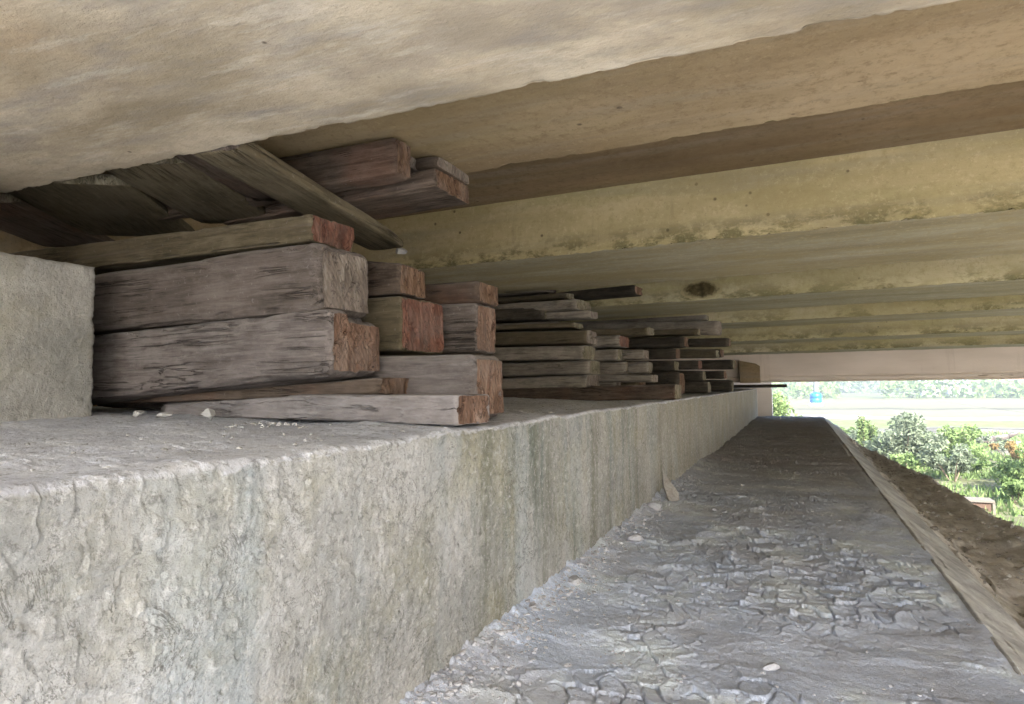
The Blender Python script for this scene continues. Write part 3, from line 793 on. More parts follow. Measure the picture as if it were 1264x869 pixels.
# far end: corbel, wing wall and a bar sticking out of the shelf end
def far_end():
    pr = [(-1.30, .02), (-.835, .02), (-.835, .44), (-.93, .50), (-1.30, .58)]
    v = [(x, 16.9, z) for x, z in pr]+[(x, 17.44, z) for x, z in pr]; n = len(pr)
    f = [tuple(range(n)), tuple(range(n, 2*n))[::-1]]+[((i+1) % n, i, n+i, n+(i+1) % n) for i in range(n)]
    o = mesh_obj('end_corbel', v, f, MA['girder']); tag(o, 'small olive concrete upstand with a sloped top at the far end of the shelf', 'upstand')
    v, f = boxvf(-4.3, -.60, 17.6, 18.1, -6, .10)
    o = mesh_obj('wing_wall', v, f, MA['fascia']); tag(o, 'narrow pale wing wall end standing in daylight past the shelf', 'wall')
    mb = MB(); mb.box(-1.6, -.22, 16.2, 16.32, -.095, -.02)
    tag(mb.build('protruding_board', W_['dark']), 'dark board sticking out from the far end of the shelf over the ledge', 'board')
far_end()
# ------------------------------------------------------------------ timbers packed on the shelf
timber('squared_timber', 'upper of the two huge grey squared timbers at the front left', (-1.510, 1.750, 0.269, 0.523), 0.3, 2.2, 'grey', 'grey', (0.010, 0.011), res=2, cat='timber', rnd=.034,rough=1.5,endtilt=-.12)
timber('squared_timber', 'lower huge timber with a broken notched reddish end at the front left', (-1.461, 1.750, 0.048, 0.281), 0.31, 2.2, 'dusty', 'rust', (0.068, 0.030), res=2, cat='timber', rnd=.036,rough=1.8,notch=True)
timber('squared_timber', 'thin split timber with a rusty red end lying on the big front timbers', (-1.610, 1.820, 0.541, 0.646), 0.25, 2.0, 'olive', 'red', (-0.010, -0.016), res=2, cat='timber', rough=2.0,rnd=.012)
timber('wooden_plank', 'dark thin plank wedged beneath the lower huge timber', (-1.347, 1.880, -0.024, 0.040), 0.2, 1.5, 'brown', 'brown', (0.020, 0.050), res=1, cat='plank')
timber('wooden_plank', 'pale dusty plank with a red end lying on the shelf edge', (-0.971, 1.780, -0.120, -0.024), 0.2, 1.6, 'pale', 'rust', (-0.007, -0.007), res=2, cat='plank', rough=1.2,rnd=.012,taper=(.75,.05), yaw=-0.110)
timber('squared_timber', 'squared timber with a worn orange end right behind the pale plank', (-1.062, 2.060, -0.120, 0.121), 0.26, 2.2, 'dusty', 'rust', (-0.020, -0.020), res=2, cat='timber', rough=2.0,rnd=.04)
timber('squared_timber', 'squarish timber end, deep red face, second in from the big front pair', (-1.416, 2.120, 0.147, 0.366), 0.33, 1.2, 'olive', 'red', (-0.020, -0.020), res=2, cat='timber', rough=1.1,rnd=.014)
timber('squared_timber', 'tilted brown timber end on top of the deep red one', (-1.425, 2.120, 0.375, 0.496), 0.2, 1.2, 'brown', 'brown', (-0.010, -0.140), res=2, cat='timber', rough=.9,rnd=.01)
timber('squared_timber', 'timber with grey side and narrow red end under the brown topped one', (-1.280, 2.500, 0.156, 0.372), 0.2, 1.2, 'grey', 'rust', (-0.020, -0.020), res=2, cat='timber', rough=1.1,rnd=.014)
timber('squared_timber', 'short brown timber end topping the grey sided one, rounded corner', (-1.270, 2.500, 0.374, 0.472), 0.22, 1.3, 'brown', 'brown', (-0.020, -0.020), res=2, cat='timber', rough=.9,rnd=.018)
timber('squared_timber', 'dark brown heavy timber jammed up against the pale overhead girder', (-1.391, 2.050, 0.829, 0.983), 0.11, 2.0, 'brown', 'brown', (0.000, -0.020), res=2, cat='timber', rough=1.2,rnd=.022)
timber('squared_timber', 'reddish timber with sawn end reaching farthest right under the brown girder', (-1.335, 2.250, 0.830, 0.911), 0.3, 1.2, 'brown', 'brown', (0.017, 0.017), res=2, cat='timber', rough=1.0,rnd=.008)
timber('squared_timber', 'narrow timber end lying on the reddish one below the brown girder', (-1.358, 2.300, 0.933, 0.983), 0.3, 1.2, 'brown', 'grey', (-0.020, -0.020), res=1, cat='timber', rough=1.0)
timber('wooden_wedge', 'little pale wedge squeezed in above the heavy dark brown timber', (-1.461, 2.200, 0.930, 0.983), 0.2, 1.2, 'grey', 'grey', (-0.020, -0.020), res=1, cat='wedge')
timber('squared_timber', 'lowest timber of the grey stack behind the orange ended beam', (-1.503, 5.300, -0.120, -0.022), 0.33, 2.4, 'stack', 'grey', (0.020, 0.020), res=1, cat='timber', rough=1.6, rnd=.022, yaw=-0.125)
timber('squared_timber', 'second timber from the bottom of the grey stack in the middle', (-1.641, 5.300, -0.026, 0.097), 0.33, 2.4, 'stack', 'grey', (0.020, 0.020), res=1, cat='timber', rough=1.6, rnd=.022, yaw=-0.070)
timber('squared_timber', 'third timber up of the grey stack in the middle', (-1.624, 5.300, 0.099, 0.222), 0.33, 2.4, 'stack', 'olive', (0.004, 0.004), res=1, cat='timber', rough=1.6, rnd=.022, yaw=-0.030)
timber('squared_timber', 'rough splintered fourth timber up of the grey stack in the middle', (-1.672, 5.300, 0.226, 0.350), 0.33, 2.4, 'stack', 'olive', (-0.020, -0.020), res=1, cat='timber', rough=2.2, yaw=-0.020)
timber('squared_timber', 'dark sided fifth timber up of the grey stack in the middle', (-1.648, 5.300, 0.365, 0.489), 0.33, 2.4, 'olive', 'grey', (-0.020, -0.020), res=1, cat='timber', rough=1.6, rnd=.022, yaw=-0.026)
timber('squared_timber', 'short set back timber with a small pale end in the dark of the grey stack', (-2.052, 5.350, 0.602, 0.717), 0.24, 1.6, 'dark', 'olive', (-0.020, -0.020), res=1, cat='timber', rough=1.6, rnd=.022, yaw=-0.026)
timber('squared_timber', 'thin slat third from the top of the grey stack in the middle', (-1.638, 5.400, 0.598, 0.668), 0.24, 2.4, 'stack', 'grey', (-0.020, -0.020), res=1, cat='timber', rough=1.6, rnd=.022, yaw=-0.028)
timber('squared_timber', 'thin timber second from the top of the grey stack in the middle', (-1.715, 5.300, 0.671, 0.761), 0.33, 2.4, 'stack', 'olive', (-0.020, -0.020), res=1, cat='timber', rough=1.6, rnd=.022, yaw=-0.121)
timber('squared_timber', 'topmost thin piece of the grey stack in the middle', (-1.886, 5.500, 0.799, 0.857), 0.24, 2.4, 'olive', 'olive', (-0.020, -0.020), res=1, cat='timber', rough=1.6, rnd=.022, yaw=-0.124)
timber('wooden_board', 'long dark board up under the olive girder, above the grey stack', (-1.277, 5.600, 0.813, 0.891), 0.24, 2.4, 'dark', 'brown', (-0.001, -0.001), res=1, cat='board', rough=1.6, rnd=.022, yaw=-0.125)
timber('wooden_board', 'flat board lying across the top of the second column of ends', (-1.263, 6.000, 0.473, 0.548), 0.24, 2.4, 'olive', 'olive', (-0.020, -0.020), res=1, cat='board', rough=1.6, rnd=.022, yaw=-0.139)
timber('squared_timber', 'timber with a rust edged end, top of the second column', (-1.528, 6.000, 0.369, 0.483), 0.33, 2.4, 'stack', 'red', (-0.007, -0.007), res=1, cat='timber', rough=1.6, rnd=.022, yaw=-0.022)
timber('squared_timber', 'timber with a cracked end, second from top in the second column', (-1.555, 6.000, 0.238, 0.352), 0.33, 2.4, 'stack', 'olive', (0.007, 0.007), res=1, cat='timber', rough=1.6, rnd=.022, yaw=-0.033)
timber('squared_timber', 'wide end third down in the second column of timber ends', (-1.487, 6.000, 0.105, 0.226), 0.33, 2.4, 'stack', 'olive', (0.003, 0.003), res=1, cat='timber', rough=1.6, rnd=.022, yaw=-0.018)
timber('squared_timber', 'lowest timber end in the second column', (-1.568, 6.000, -0.120, 0.097), 0.33, 2.4, 'stack', 'grey', (0.020, 0.020), res=1, cat='timber', rough=1.6, rnd=.022, yaw=-0.053)
timber('squared_timber', 'upper of two timbers showing right of the second column', (-1.292, 6.100, 0.110, 0.224), 0.2, 2.0, 'stack', 'olive', (0.012, 0.012), res=1, cat='timber', rough=1.6, rnd=.022, yaw=-0.026)
timber('squared_timber', 'lower of two timbers showing right of the second column', (-1.373, 6.100, -0.120, 0.094), 0.2, 2.0, 'olive', 'brown', (0.020, 0.020), res=1, cat='timber', rough=1.6, rnd=.022, yaw=-0.139)
timber('squared_timber', 'thin lath wedged in the dark slot above the fifth timber of the grey stack', (-1.770, 5.320, 0.513, 0.561), 0.3, 2.4, 'olive', 'olive', (-0.020, -0.020), res=1, cat='timber')
timber('squared_timber', 'small block end set back under the short set back timber of the grey stack', (-1.967, 5.450, 0.526, 0.590), 0.3, 1.6, 'stack', 'olive', (-0.020, -0.020), res=1, cat='timber')
timber('squared_timber', 'thin piece lying on the topmost thin piece of the grey stack', (-2.093, 5.550, 0.888, 0.931), 0.24, 1.6, 'stack', 'grey', (0.003, 0.003), res=1, cat='timber')
timber('squared_timber', 'crooked flat piece poking out over the low brown timber', (-1.208, 5.900, 0.024, 0.096), 0.24, 1.8, 'stack', 'grey', (-0.019, -0.019), res=1, cat='timber')
timber('squared_timber', 'pale splintered piece jammed between the second column and the dark stack', (-1.350, 6.200, 0.254, 0.347), 0.24, 1.8, 'stack', 'grey', (-0.020, -0.020), res=1, cat='timber')
timber('squared_timber', 'flat dark board on the nearer column of the far dark stack', (-1.008, 7.500, 0.566, 0.638), 0.25, 2.4, 'olive', 'olive', (-0.020, -0.020), res=1, cat='timber')
timber('squared_timber', 'thin grey board lying on top of the long ragged timber', (-0.975, 8.000, 0.786, 0.843), 0.25, 2.4, 'stack', 'olive', (0.000, 0.000), res=1, cat='timber')
timber('squared_timber', 'single low brown timber on the shelf edge in front of the far dark stack', (-0.892, 5.250, -0.120, 0.004), 0.26, 2.6, 'brown', 'olive', (0.011, 0.011), res=1, cat='timber', rough=1.3, yaw=-0.063)
timber('squared_timber', 'long grey timber with a ragged end projecting atop the far dark stack', (-0.792, 7.600, 0.563, 0.729), 0.25, 3.0, 'stack', 'grey', (-0.075, -0.038), res=1, cat='timber', rough=2.4,rnd=.03, yaw=-0.099)
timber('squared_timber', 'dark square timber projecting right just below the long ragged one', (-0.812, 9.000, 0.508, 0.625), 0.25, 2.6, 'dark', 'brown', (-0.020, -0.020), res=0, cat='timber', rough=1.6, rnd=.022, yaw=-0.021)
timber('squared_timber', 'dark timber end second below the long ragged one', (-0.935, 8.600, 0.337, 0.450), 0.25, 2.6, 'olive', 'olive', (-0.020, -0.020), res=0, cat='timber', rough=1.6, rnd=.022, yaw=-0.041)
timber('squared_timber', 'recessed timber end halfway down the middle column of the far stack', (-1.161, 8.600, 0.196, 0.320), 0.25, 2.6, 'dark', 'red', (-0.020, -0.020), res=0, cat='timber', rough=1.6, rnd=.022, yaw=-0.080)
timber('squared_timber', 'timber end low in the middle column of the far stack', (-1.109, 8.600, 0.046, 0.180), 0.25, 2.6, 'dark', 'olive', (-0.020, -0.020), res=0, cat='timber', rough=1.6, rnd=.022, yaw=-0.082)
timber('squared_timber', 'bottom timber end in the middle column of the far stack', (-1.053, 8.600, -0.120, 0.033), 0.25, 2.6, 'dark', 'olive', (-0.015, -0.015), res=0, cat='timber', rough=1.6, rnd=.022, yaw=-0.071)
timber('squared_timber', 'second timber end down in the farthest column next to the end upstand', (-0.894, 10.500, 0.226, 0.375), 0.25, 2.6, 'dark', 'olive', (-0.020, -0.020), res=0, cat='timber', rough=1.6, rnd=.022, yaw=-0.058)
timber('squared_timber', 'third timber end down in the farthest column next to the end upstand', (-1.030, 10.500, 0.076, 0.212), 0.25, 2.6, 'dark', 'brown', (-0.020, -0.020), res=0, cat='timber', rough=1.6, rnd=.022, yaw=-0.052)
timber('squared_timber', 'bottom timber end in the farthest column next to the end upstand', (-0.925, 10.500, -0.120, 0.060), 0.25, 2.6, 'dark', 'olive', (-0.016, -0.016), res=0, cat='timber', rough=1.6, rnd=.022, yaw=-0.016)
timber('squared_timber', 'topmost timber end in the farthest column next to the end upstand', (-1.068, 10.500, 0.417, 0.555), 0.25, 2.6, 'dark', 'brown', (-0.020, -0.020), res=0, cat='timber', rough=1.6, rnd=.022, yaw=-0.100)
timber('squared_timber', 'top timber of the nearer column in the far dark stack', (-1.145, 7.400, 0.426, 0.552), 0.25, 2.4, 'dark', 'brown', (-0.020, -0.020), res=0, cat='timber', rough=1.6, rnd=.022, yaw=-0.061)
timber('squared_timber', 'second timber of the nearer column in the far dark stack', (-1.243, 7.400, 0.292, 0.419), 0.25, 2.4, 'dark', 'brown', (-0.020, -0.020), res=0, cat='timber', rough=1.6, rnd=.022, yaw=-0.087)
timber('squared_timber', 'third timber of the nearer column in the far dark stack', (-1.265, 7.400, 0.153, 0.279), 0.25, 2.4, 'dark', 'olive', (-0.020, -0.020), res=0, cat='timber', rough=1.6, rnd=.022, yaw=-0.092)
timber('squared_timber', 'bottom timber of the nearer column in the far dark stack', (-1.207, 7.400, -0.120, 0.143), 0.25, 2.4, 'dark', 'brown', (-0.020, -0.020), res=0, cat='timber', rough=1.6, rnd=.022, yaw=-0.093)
# boards laid along the bridge between the packed timbers, seen from below
def along(name, label, p0, p1, w_, th, wood, end, cat='board', res=1, rough=1.0):
    p0, p1 = Vector(p0), Vector(p1); d = p1-p0; L = d.length
    o = timber(name, label, (0, -w_/2, 0, th), w_, L, wood, end, res=res, rough=rough, cat=cat)
    for v in o.data.vertices: v.co += Vector((0, 0, 0))
    q = (-d).to_track_quat('X', 'Z')
    o.rotation_mode = 'QUATERNION'; o.rotation_quaternion = q
    o.location = p0
along('squared_timber', 'slanting beam running from the pale girder down to the ochre girder', (-1.78, 1.545, .81), (-1.925, 2.75, .72), .21, .055, 'olive', 'grey', 'timber', 1, .7)
along('wooden_board', 'wide board overhead, right one of the pair above the big front timbers', (-2.17, 1.56, .832), (-2.49, 2.3, .82), .38, .045, 'olive', 'olive', rough=.6)
along('wooden_board', 'wide greenish board overhead above the concrete block', (-2.66, 1.56, .832), (-3.15, 2.28, .82), .54, .045, 'olive', 'olive', rough=.6)
along('wooden_board', 'narrow board overhead between the wide pair and the slanting beam', (-1.93, 1.56, .832), (-2.1, 2.1, .825), .14, .05, 'brown', 'olive')
along('wooden_board', 'leftmost overhead board fading into the dark above the block', (-3.25, 1.56, .832), (-3.7, 2.3, .82), .4, .045, 'brown', 'olive')

# ------------------------------------------------------------------ ground and landscape
def crest(Y): return np.interp(Y, [-40, 0, 6, 7, 8.8, 11.2, 13, 17.5, 30], [1.9, 1.7, 1.50, 1.42, 1.36, 1.16, .95, .86, .5])
def ground_h(X, Y):
    Xc = crest(Y)
    shelf = -1.045-.10*sstep(.8, 1.0, X)+.03*sstep(Xc-.35, Xc-.05, X)
    sl = np.clip(X-Xc, 0, None)
    z = shelf-.88*sl
    far = np.clip(Y-17.6, 0, None); z = z-far*.62
    ny = np.clip(-9-Y, 0, None); z = z-ny*.5
    back = np.clip(-4.6-X, 0, None)*.0
    base = -5.0+.0*X
    k = .25
    bounce_shelf = -1.06-.05*X.clip(-4, 3)-.3*np.clip(X-3, 0, None)-.5*ny  # unseen level ground behind the camera, added to bounce sunlight onto the girders
    z = np.where(Y < -2.2, np.maximum(z, bounce_shelf), z)
    t = np.clip(.5+.5*(base-z)/k, 0, 1)
    z = z*(1-t)+base*t+k*t*(1-t)*.5
    d = np.maximum(X-40, Y-60); 
    n = .04*fbm(X*1.1, Y*1.1, 4, 201)*(X > .85)+.02*fbm(X*7, Y*7, 4, 203)*(X > .83)
    slope = sstep(-4.9, -4.4, z); n = n+slope*.05*np.abs(fbm(X*2.5, Y*1.4, 4, 207))*(X > .95)
    n = n+(1-slope)*.22*fbm(X*.12, Y*.12, 3, 211)
    bank = .7*np.exp(-((Y-72-.05*X)/4)**2)*sstep(4, 14, X)*(1-slope)     # gravel bank beyond the bushes
    hill = 42*sstep(650, 1500, Y+.3*np.abs(X))*(.6+.8*fbm(X*.0022, Y*.0022, 4, 220))
    return z+n+bank+hill
def build_ground():
    xg = np.concatenate([-1500+1470*(1-(1-np.linspace(0, 1, 22)[:-1])**2.5), np.linspace(-30, .7, 34)[:-1], np.linspace(.70, 2.4, 150)[:-1], 2.4+30*np.linspace(0, 1, 140)[1:-1]**1.5, 32+1600*np.linspace(0, 1, 60)**2.5])
    yg = np.concatenate([-700*(1-np.linspace(0, 1, 16)[:-1])**2.5-12, np.linspace(-12, 1.0, 40)[:-1], 1.0*np.exp(np.linspace(0, math.log(60), 520))[:-1], 60*np.exp(np.linspace(0, math.log(30), 110))])
    Xg, Yg = np.meshgrid(xg, yg, indexing='ij')
    Z = ground_h(Xg, Yg)
    Z = np.where((Xg < .80) & (Yg < 17.7) & (Yg > -2.4), np.minimum(Z, -1.5), Z)
    V = np.stack([Xg, Yg, Z], -1).reshape(-1, 3)
    t = NT('field_ground', .95, .05)
    x, y, z = t.sep()
    gr = t.ramp(t.noise(.9, 8, .75), [(.38, (0.03, 0.04, 0.018)), (.5, (0.085, 0.09, 0.05)), (.57, (0.16, 0.145, 0.12)), (.66, (0.24, 0.22, 0.19))])
    sh = t.ramp(t.noise(9, 6, .7), [(.3, (0.056, 0.066, 0.024)), (.7, (0.162, 0.156, 0.093))])
    c = t.mix(.5, gr, sh)
    wob = t.math('ADD', y, t.math('MULTIPLY', t.noise(.05, 4, .6), 26.0))
    def band(c, a, b, col, amt=1.0, soft=.004):
        m = t.ramp(t.math('MULTIPLY', wob, .001), [(a/1000-soft*.4, (0, 0, 0)), (a/1000, (1, 1, 1)), (b/1000, (1, 1, 1)), (b/1000+soft*.4, (0, 0, 0))])
        return t.mix(t.math('MULTIPLY', m, amt), c, col)
    gravel = t.ramp(t.noise(.5, 8, .75, t.mapping((.25, 1.4, 1))), [(.40, (0.045, 0.043, 0.040)), (.5, (0.11, 0.105, 0.10)), (.60, (0.20, 0.185, 0.175))])
    c = band(c, 70, 92, gravel, .85)
    c = band(c, 97, 108, (0.11, 0.16, 0.055), .6)
    c = band(c, 112, 122, (0.17, 0.155, 0.145), .9)
    c = band(c, 128, 148, (0.12, 0.115, 0.085), .8)
    c = band(c, 149, 153, (0.05, 0.052, 0.04), .9)
    c = band(c, 155, 215, (0.105, 0.10, 0.07), .9)
    fld = t.ramp(t.noise(.006, 5, .6, t.mapping((1, 2.5, 1))), [(.35, (0.029, 0.045, 0.014)), (.5, (0.097, 0.103, 0.051)), (.62, (0.040, 0.054, 0.022)), (.75, (0.114, 0.108, 0.074))])
    fm = t.ramp(t.math('MULTIPLY', wob, .001), [(.22, (0, 0, 0)), (.235, (1, 1, 1))])
    c = t.mix(fm, c, fld)
    # worn pinkish track at right
    dx = t.math('ADD', x, t.math('MULTIPLY', t.noise(.12, 4, .6), 8.0))
    px_ = t.ramp(t.math('MULTIPLY', dx, .01), [(.165, (0, 0, 0)), (.19, (1, 1, 1))])
    py_ = t.ramp(t.math('MULTIPLY', y, .01), [(.50, (0, 0, 0)), (.53, (1, 1, 1)), (.66, (1, 1, 1)), (.68, (0, 0, 0))])
    c = t.mix(t.math('MULTIPLY', t.math('MULTIPLY', px_, py_), .9), c, (.30, .26, .24))
    # brown soil on the embankment shelf and slope
    zm = t.ramp(t.math('MULTIPLY', t.math('ADD', z, 6.0), .1), [(.16, (0, 0, 0)), (.30, (1, 1, 1))])
    xm = t.ramp(t.math('MULTIPLY', x, .01), [(.10, (1, 1, 1)), (.15, (0, 0, 0))])
    so_a = t.noise(7, 9, .75, t.mapping((1.3, .5, 1)))
    so = t.ramp(so_a, [(.36, (.27, .25, .225)), (.48, (.43, .405, .37)), (.6, (.55, .525, .485)), (.72, (.62, .60, .56))])
    gm = t.mask(t.noise(2.4, 7, .75, t.mapping(loc=(4, 4, 0))), .56, .66)
    so = t.mix(t.math('MULTIPLY', gm, .3), so, (.16, .17, .09))
    c = t.mix(t.math('MULTIPLY', zm, xm), c, so)
    dusty = t.ramp(t.math('MULTIPLY', t.math('ADD', y, 12.0), .05), [(.44, (1, 1, 1)), (.50, (0, 0, 0))])  # pale tone added on the unseen ground behind the camera for more bounce
    low = t.ramp(t.math('MULTIPLY', y, .01), [(.19, (1, 1, 1)), (.22, (0, 0, 0))])
    lz = t.ramp(t.math('MULTIPLY', t.math('ADD', z, 6.0), .1), [(.26, (1, 1, 1)), (.34, (0, 0, 0))])
    c = t.mix(t.math('MULTIPLY', low, lz), c, t.ramp(t.noise(2, 6, .7), [(.3, (.42, .38, .32)), (.7, (.56, .51, .44))]))  # unseen ground under the bridge, made pale to bounce light up
    c = t.mix(t.math('MULTIPLY', t.math('MULTIPLY', zm, xm), dusty), c, t.ramp(t.noise(3, 6, .7), [(.3, (.36, .33, .28)), (.7, (.52, .48, .41))]))
    t.base(c)
    t.bump(t.noise(16, 9, .75), .012)
    o = mesh_obj('ground', V, gridfaces(len(xg), len(yg)), t.m, None, True)
    tag(o, kind='structure')
build_ground()
def gz(x, y): return float(ground_h(np.array([[float(x)]]), np.array([[float(y)]]))[0, 0])

# stones and clods on the embankment shelf
def clods():
    rg = random.Random(21); sh = [blob(1.0, 80+i, .6, 1) for i in range(6)]; mb = MB(); pts = []
    for _ in range(1500):
        y = 1.8*math.exp(rg.random()*2.0); xc = float(crest(y)); x = .86+(xc+.5-.86)*rg.random(); pts.append((x, y, rg.uniform(.004, .022)*(1 if rg.random() < .9 else 1.8)))
    Z = ground_h(np.array([[p[0] for p in pts]]), np.array([[p[1] for p in pts]]))[0]
    for (x, y, r), z in zip(pts, Z):
        v, f = rg.choice(sh); a = rg.uniform(0, 6.28); c, s = math.cos(a), math.sin(a)
        mb.add([(x+r*(p[0]*c-p[1]*s), y+r*(p[0]*s+p[1]*c), z+r*.2+r*p[2]) for p in v], f)
    tag(mb.build('soil_clods', MA['soil']), 'loose clods and stones on the brown bank beside the ledge', 'clods', kind='stuff')
clods()

def leafmat(name, c1, c2, trans=.35):
    t = NT(name, .7, .2)
    c = t.ramp(t.noise(1.7, 4, .6), [(.35, c1), (.65, c2)])
    t.base(c)
    tr = t.n('ShaderNodeBsdfTranslucent'); t.link(c, tr.inputs[0])
    mx = t.n('ShaderNodeMixShader'); mx.inputs[0].default_value = trans
    out = [n for n in t.t.nodes if n.type == 'OUTPUT_MATERIAL'][0]
    t.link(t.b.outputs[0], mx.inputs[1]); t.link(tr.outputs[0], mx.inputs[2]); t.link(mx.outputs[0], out.inputs[0])
    return t.m
LG = leafmat('bright_green_leaves', (0.099, 0.152, 0.048), (0.196, 0.261, 0.099))
LS = leafmat('grey_green_leaves', (0.099, 0.126, 0.074), (0.217, 0.251, 0.174))
LD = leafmat('mid_green_leaves', (0.087, 0.142, 0.043), (0.174, 0.239, 0.087))
LO = leafmat('orange_yellow_blossom', (0.195, 0.105, 0.045), (0.240, 0.195, 0.075))
BARK = NT('brown_bark'); BARK.base((.13, .10, .07)); BARK = BARK.m
nprng = np.random.RandomState(9)
def leaf_cloud(centers, radii, n, size, squash=.8):
    C_ = np.array(centers); R_ = np.array(radii)
    k = nprng.choice(len(C_), n, p=(R_**2)/(R_**2).sum())
    d = nprng.normal(size=(n, 3)); d /= np.linalg.norm(d, axis=1)[:, None]
    r = R_[k]*(nprng.rand(n)**.45)
    P = C_[k]+d*r[:, None]*np.array([1, 1, squash])
    a = nprng.normal(size=(n, 3)); a /= np.linalg.norm(a, axis=1)[:, None]
    b = np.cross(a, nprng.normal(size=(n, 3))); b /= np.linalg.norm(b, axis=1)[:, None]
    s = size*nprng.uniform(.5, 1.4, n)[:, None]
    V = np.stack([P-a*s, P-b*s*.45, P+a*s, P+b*s*.45], 1).reshape(-1, 3)
    return V, np.arange(n*4).reshape(-1, 4)
def shrub(name, x, y, h, wd, n, size, mat, label, cat='bush', group='bushes below the bridge', stems=5, trunk=0):
    z = gz(x, y); root = empty(name, (x, y, z)); rg = random.Random(int(x*10+y*7))
    cs = []; rs = []; mb = MB()
    for i in range(11):
        a = rg.uniform(0, 6.28); rr = wd*.5*math.sqrt(rg.random())*.75
        c = (rr*math.cos(a), rr*math.sin(a), trunk+(h-trunk)*rg.uniform(.25, .82)); cs.append(c); rs.append(rg.uniform(.16, .30)*min(h-trunk, wd))
    for i in range(stems):
        c = cs[i]; mb.tube((c[0]*.15, c[1]*.15, -.1), (c[0], c[1], c[2]), .05*h/3, .015, 6)
    if trunk: mb.tube((0, 0, -.1), (0, 0, h*.6), .05*h/2, .03*h/2, 8)
    V, F = leaf_cloud(cs, rs, n, size)
    mesh_obj('foliage', V, F, mat, root); mb.build('stems' if not trunk else 'trunk', BARK, root)
    tag(root, label, cat, group)
shrub('bush', 5.6, 44, 3.3, 4.8, 4200, .13, LS, 'tall grey green bush in the middle of the view past the ledge')
shrub('bush', 8.7, 46, 2.4, 4.0, 3200, .12, LG, 'lower bright bush right behind the fallen block')
shrub('bush', 6.9, 38, 1.9, 3.0, 2400, .11, LS, 'low sage coloured bush in front of the tall grey green one')
shrub('bush', 9.6, 35, 3.0, 3.6, 4200, .11, LG, 'full green bush above the framed block at the right edge')
shrub('bush', 11.8, 37, 2.9, 4.0, 3400, .11, LD, 'dark green bush cut by the right edge of the view')
shrub('bush', 3.6, 50, 1.9, 2.2, 1800, .11, LS, 'thin grey bush nearest the corner of the ledge')
shrub('bush', -1.1, 41, 4.9, 3.2, 3600, .12, LG, 'light green bush seen between wing wall and blue tank')
for (bx, by, bh, bw, bm, bl) in ((4.6, 39, 1.3, 2.6, LG, 'low scrubby bush closest to the soil bank crest'), (7.9, 41, 1.5, 2.6, LD, 'small dark bush beside the brown boulder'), (12.6, 56, 1.0, 3.5, LS, 'wide grey bush behind the orange tinged one'), (6.0, 60, 1.1, 6.0, LS, 'long grey green thicket behind the tall bush'), (10.5, 64, .7, 5.0, LG, 'long low pale thicket beside the grey trunk'), (4.2, 62, 1.2, 3.0, LD, 'darker bush farthest toward the ledge corner'), (8.0, 32.5, 1.0, 2.2, LG, 'knee high weeds right of the masonry box')):
    shrub('bush', bx, by, bh, bw, 1500, .11, bm, bl)
shrub('bush', 8.9, 54, 1.2, 4.0, 2400, .13, LG, 'pale yellow green bush behind the others')
shrub('flowering_bush', 12.0, 49, 1.3, 3.4, 1500, .10, LO, 'low orange and yellow flowering bush at right', 'bush', None)
def spikes():
    for i, (x, y, h) in enumerate(((3.7, 47, 3.4), (4.35, 48, 2.8))):
        root = empty('tall_weed', (x, y, gz(x, y))); rg = random.Random(i); mb = MB(); cs = []; rs = []
        for k in range(5):
            a = rg.uniform(-.25, .25); b = rg.uniform(-.25, .25); hh = h*rg.uniform(.7, 1)
            mb.tube((a*.4, b*.4, -.1), (a, b, hh), .04, .01, 5)
            for q in range(6): cs.append((a, b, hh*(.35+.11*q))); rs.append(.20)
        V, F = leaf_cloud(cs, rs, 900, .10, 1.3); mesh_obj('foliage', V, F, LG, root); mb.build('stems', BARK, root)
        tag(root, ('taller upright green weed clump rising past the ledge corner', 'shorter upright weed clump right of the taller one')[i], 'weed', 'upright weeds past the ledge')
spikes()
def ground_cover():
    n = 42000; x = nprng.uniform(1.2, 34, n); y = nprng.uniform(19, 70, n)
    k = fbm(x*.25, y*.25, 3, 300) > -.12; x, y = x[k], y[k]; n = len(x)
    z = ground_h(x[:, None], y[:, None])[:, 0]
    a = nprng.uniform(0, 6.28, n); hh = nprng.uniform(.12, .42, n); wd = nprng.uniform(.03, .09, n)
    ca, sa = np.cos(a)*wd, np.sin(a)*wd; lx = nprng.normal(0, .12, n); ly = nprng.normal(0, .12, n)
    V = np.stack([np.stack([x-ca, y-sa, z-.02], 1), np.stack([x+ca, y+sa, z-.02], 1), np.stack([x+lx, y+ly, z+hh], 1)], 1).reshape(-1, 3)
    o = mesh_obj('wild_grass', V, np.arange(n*3).reshape(-1, 3), LG); tag(o, 'rough green grass and low weeds on the flat below the bridge', 'grass', kind='stuff')
ground_cover()
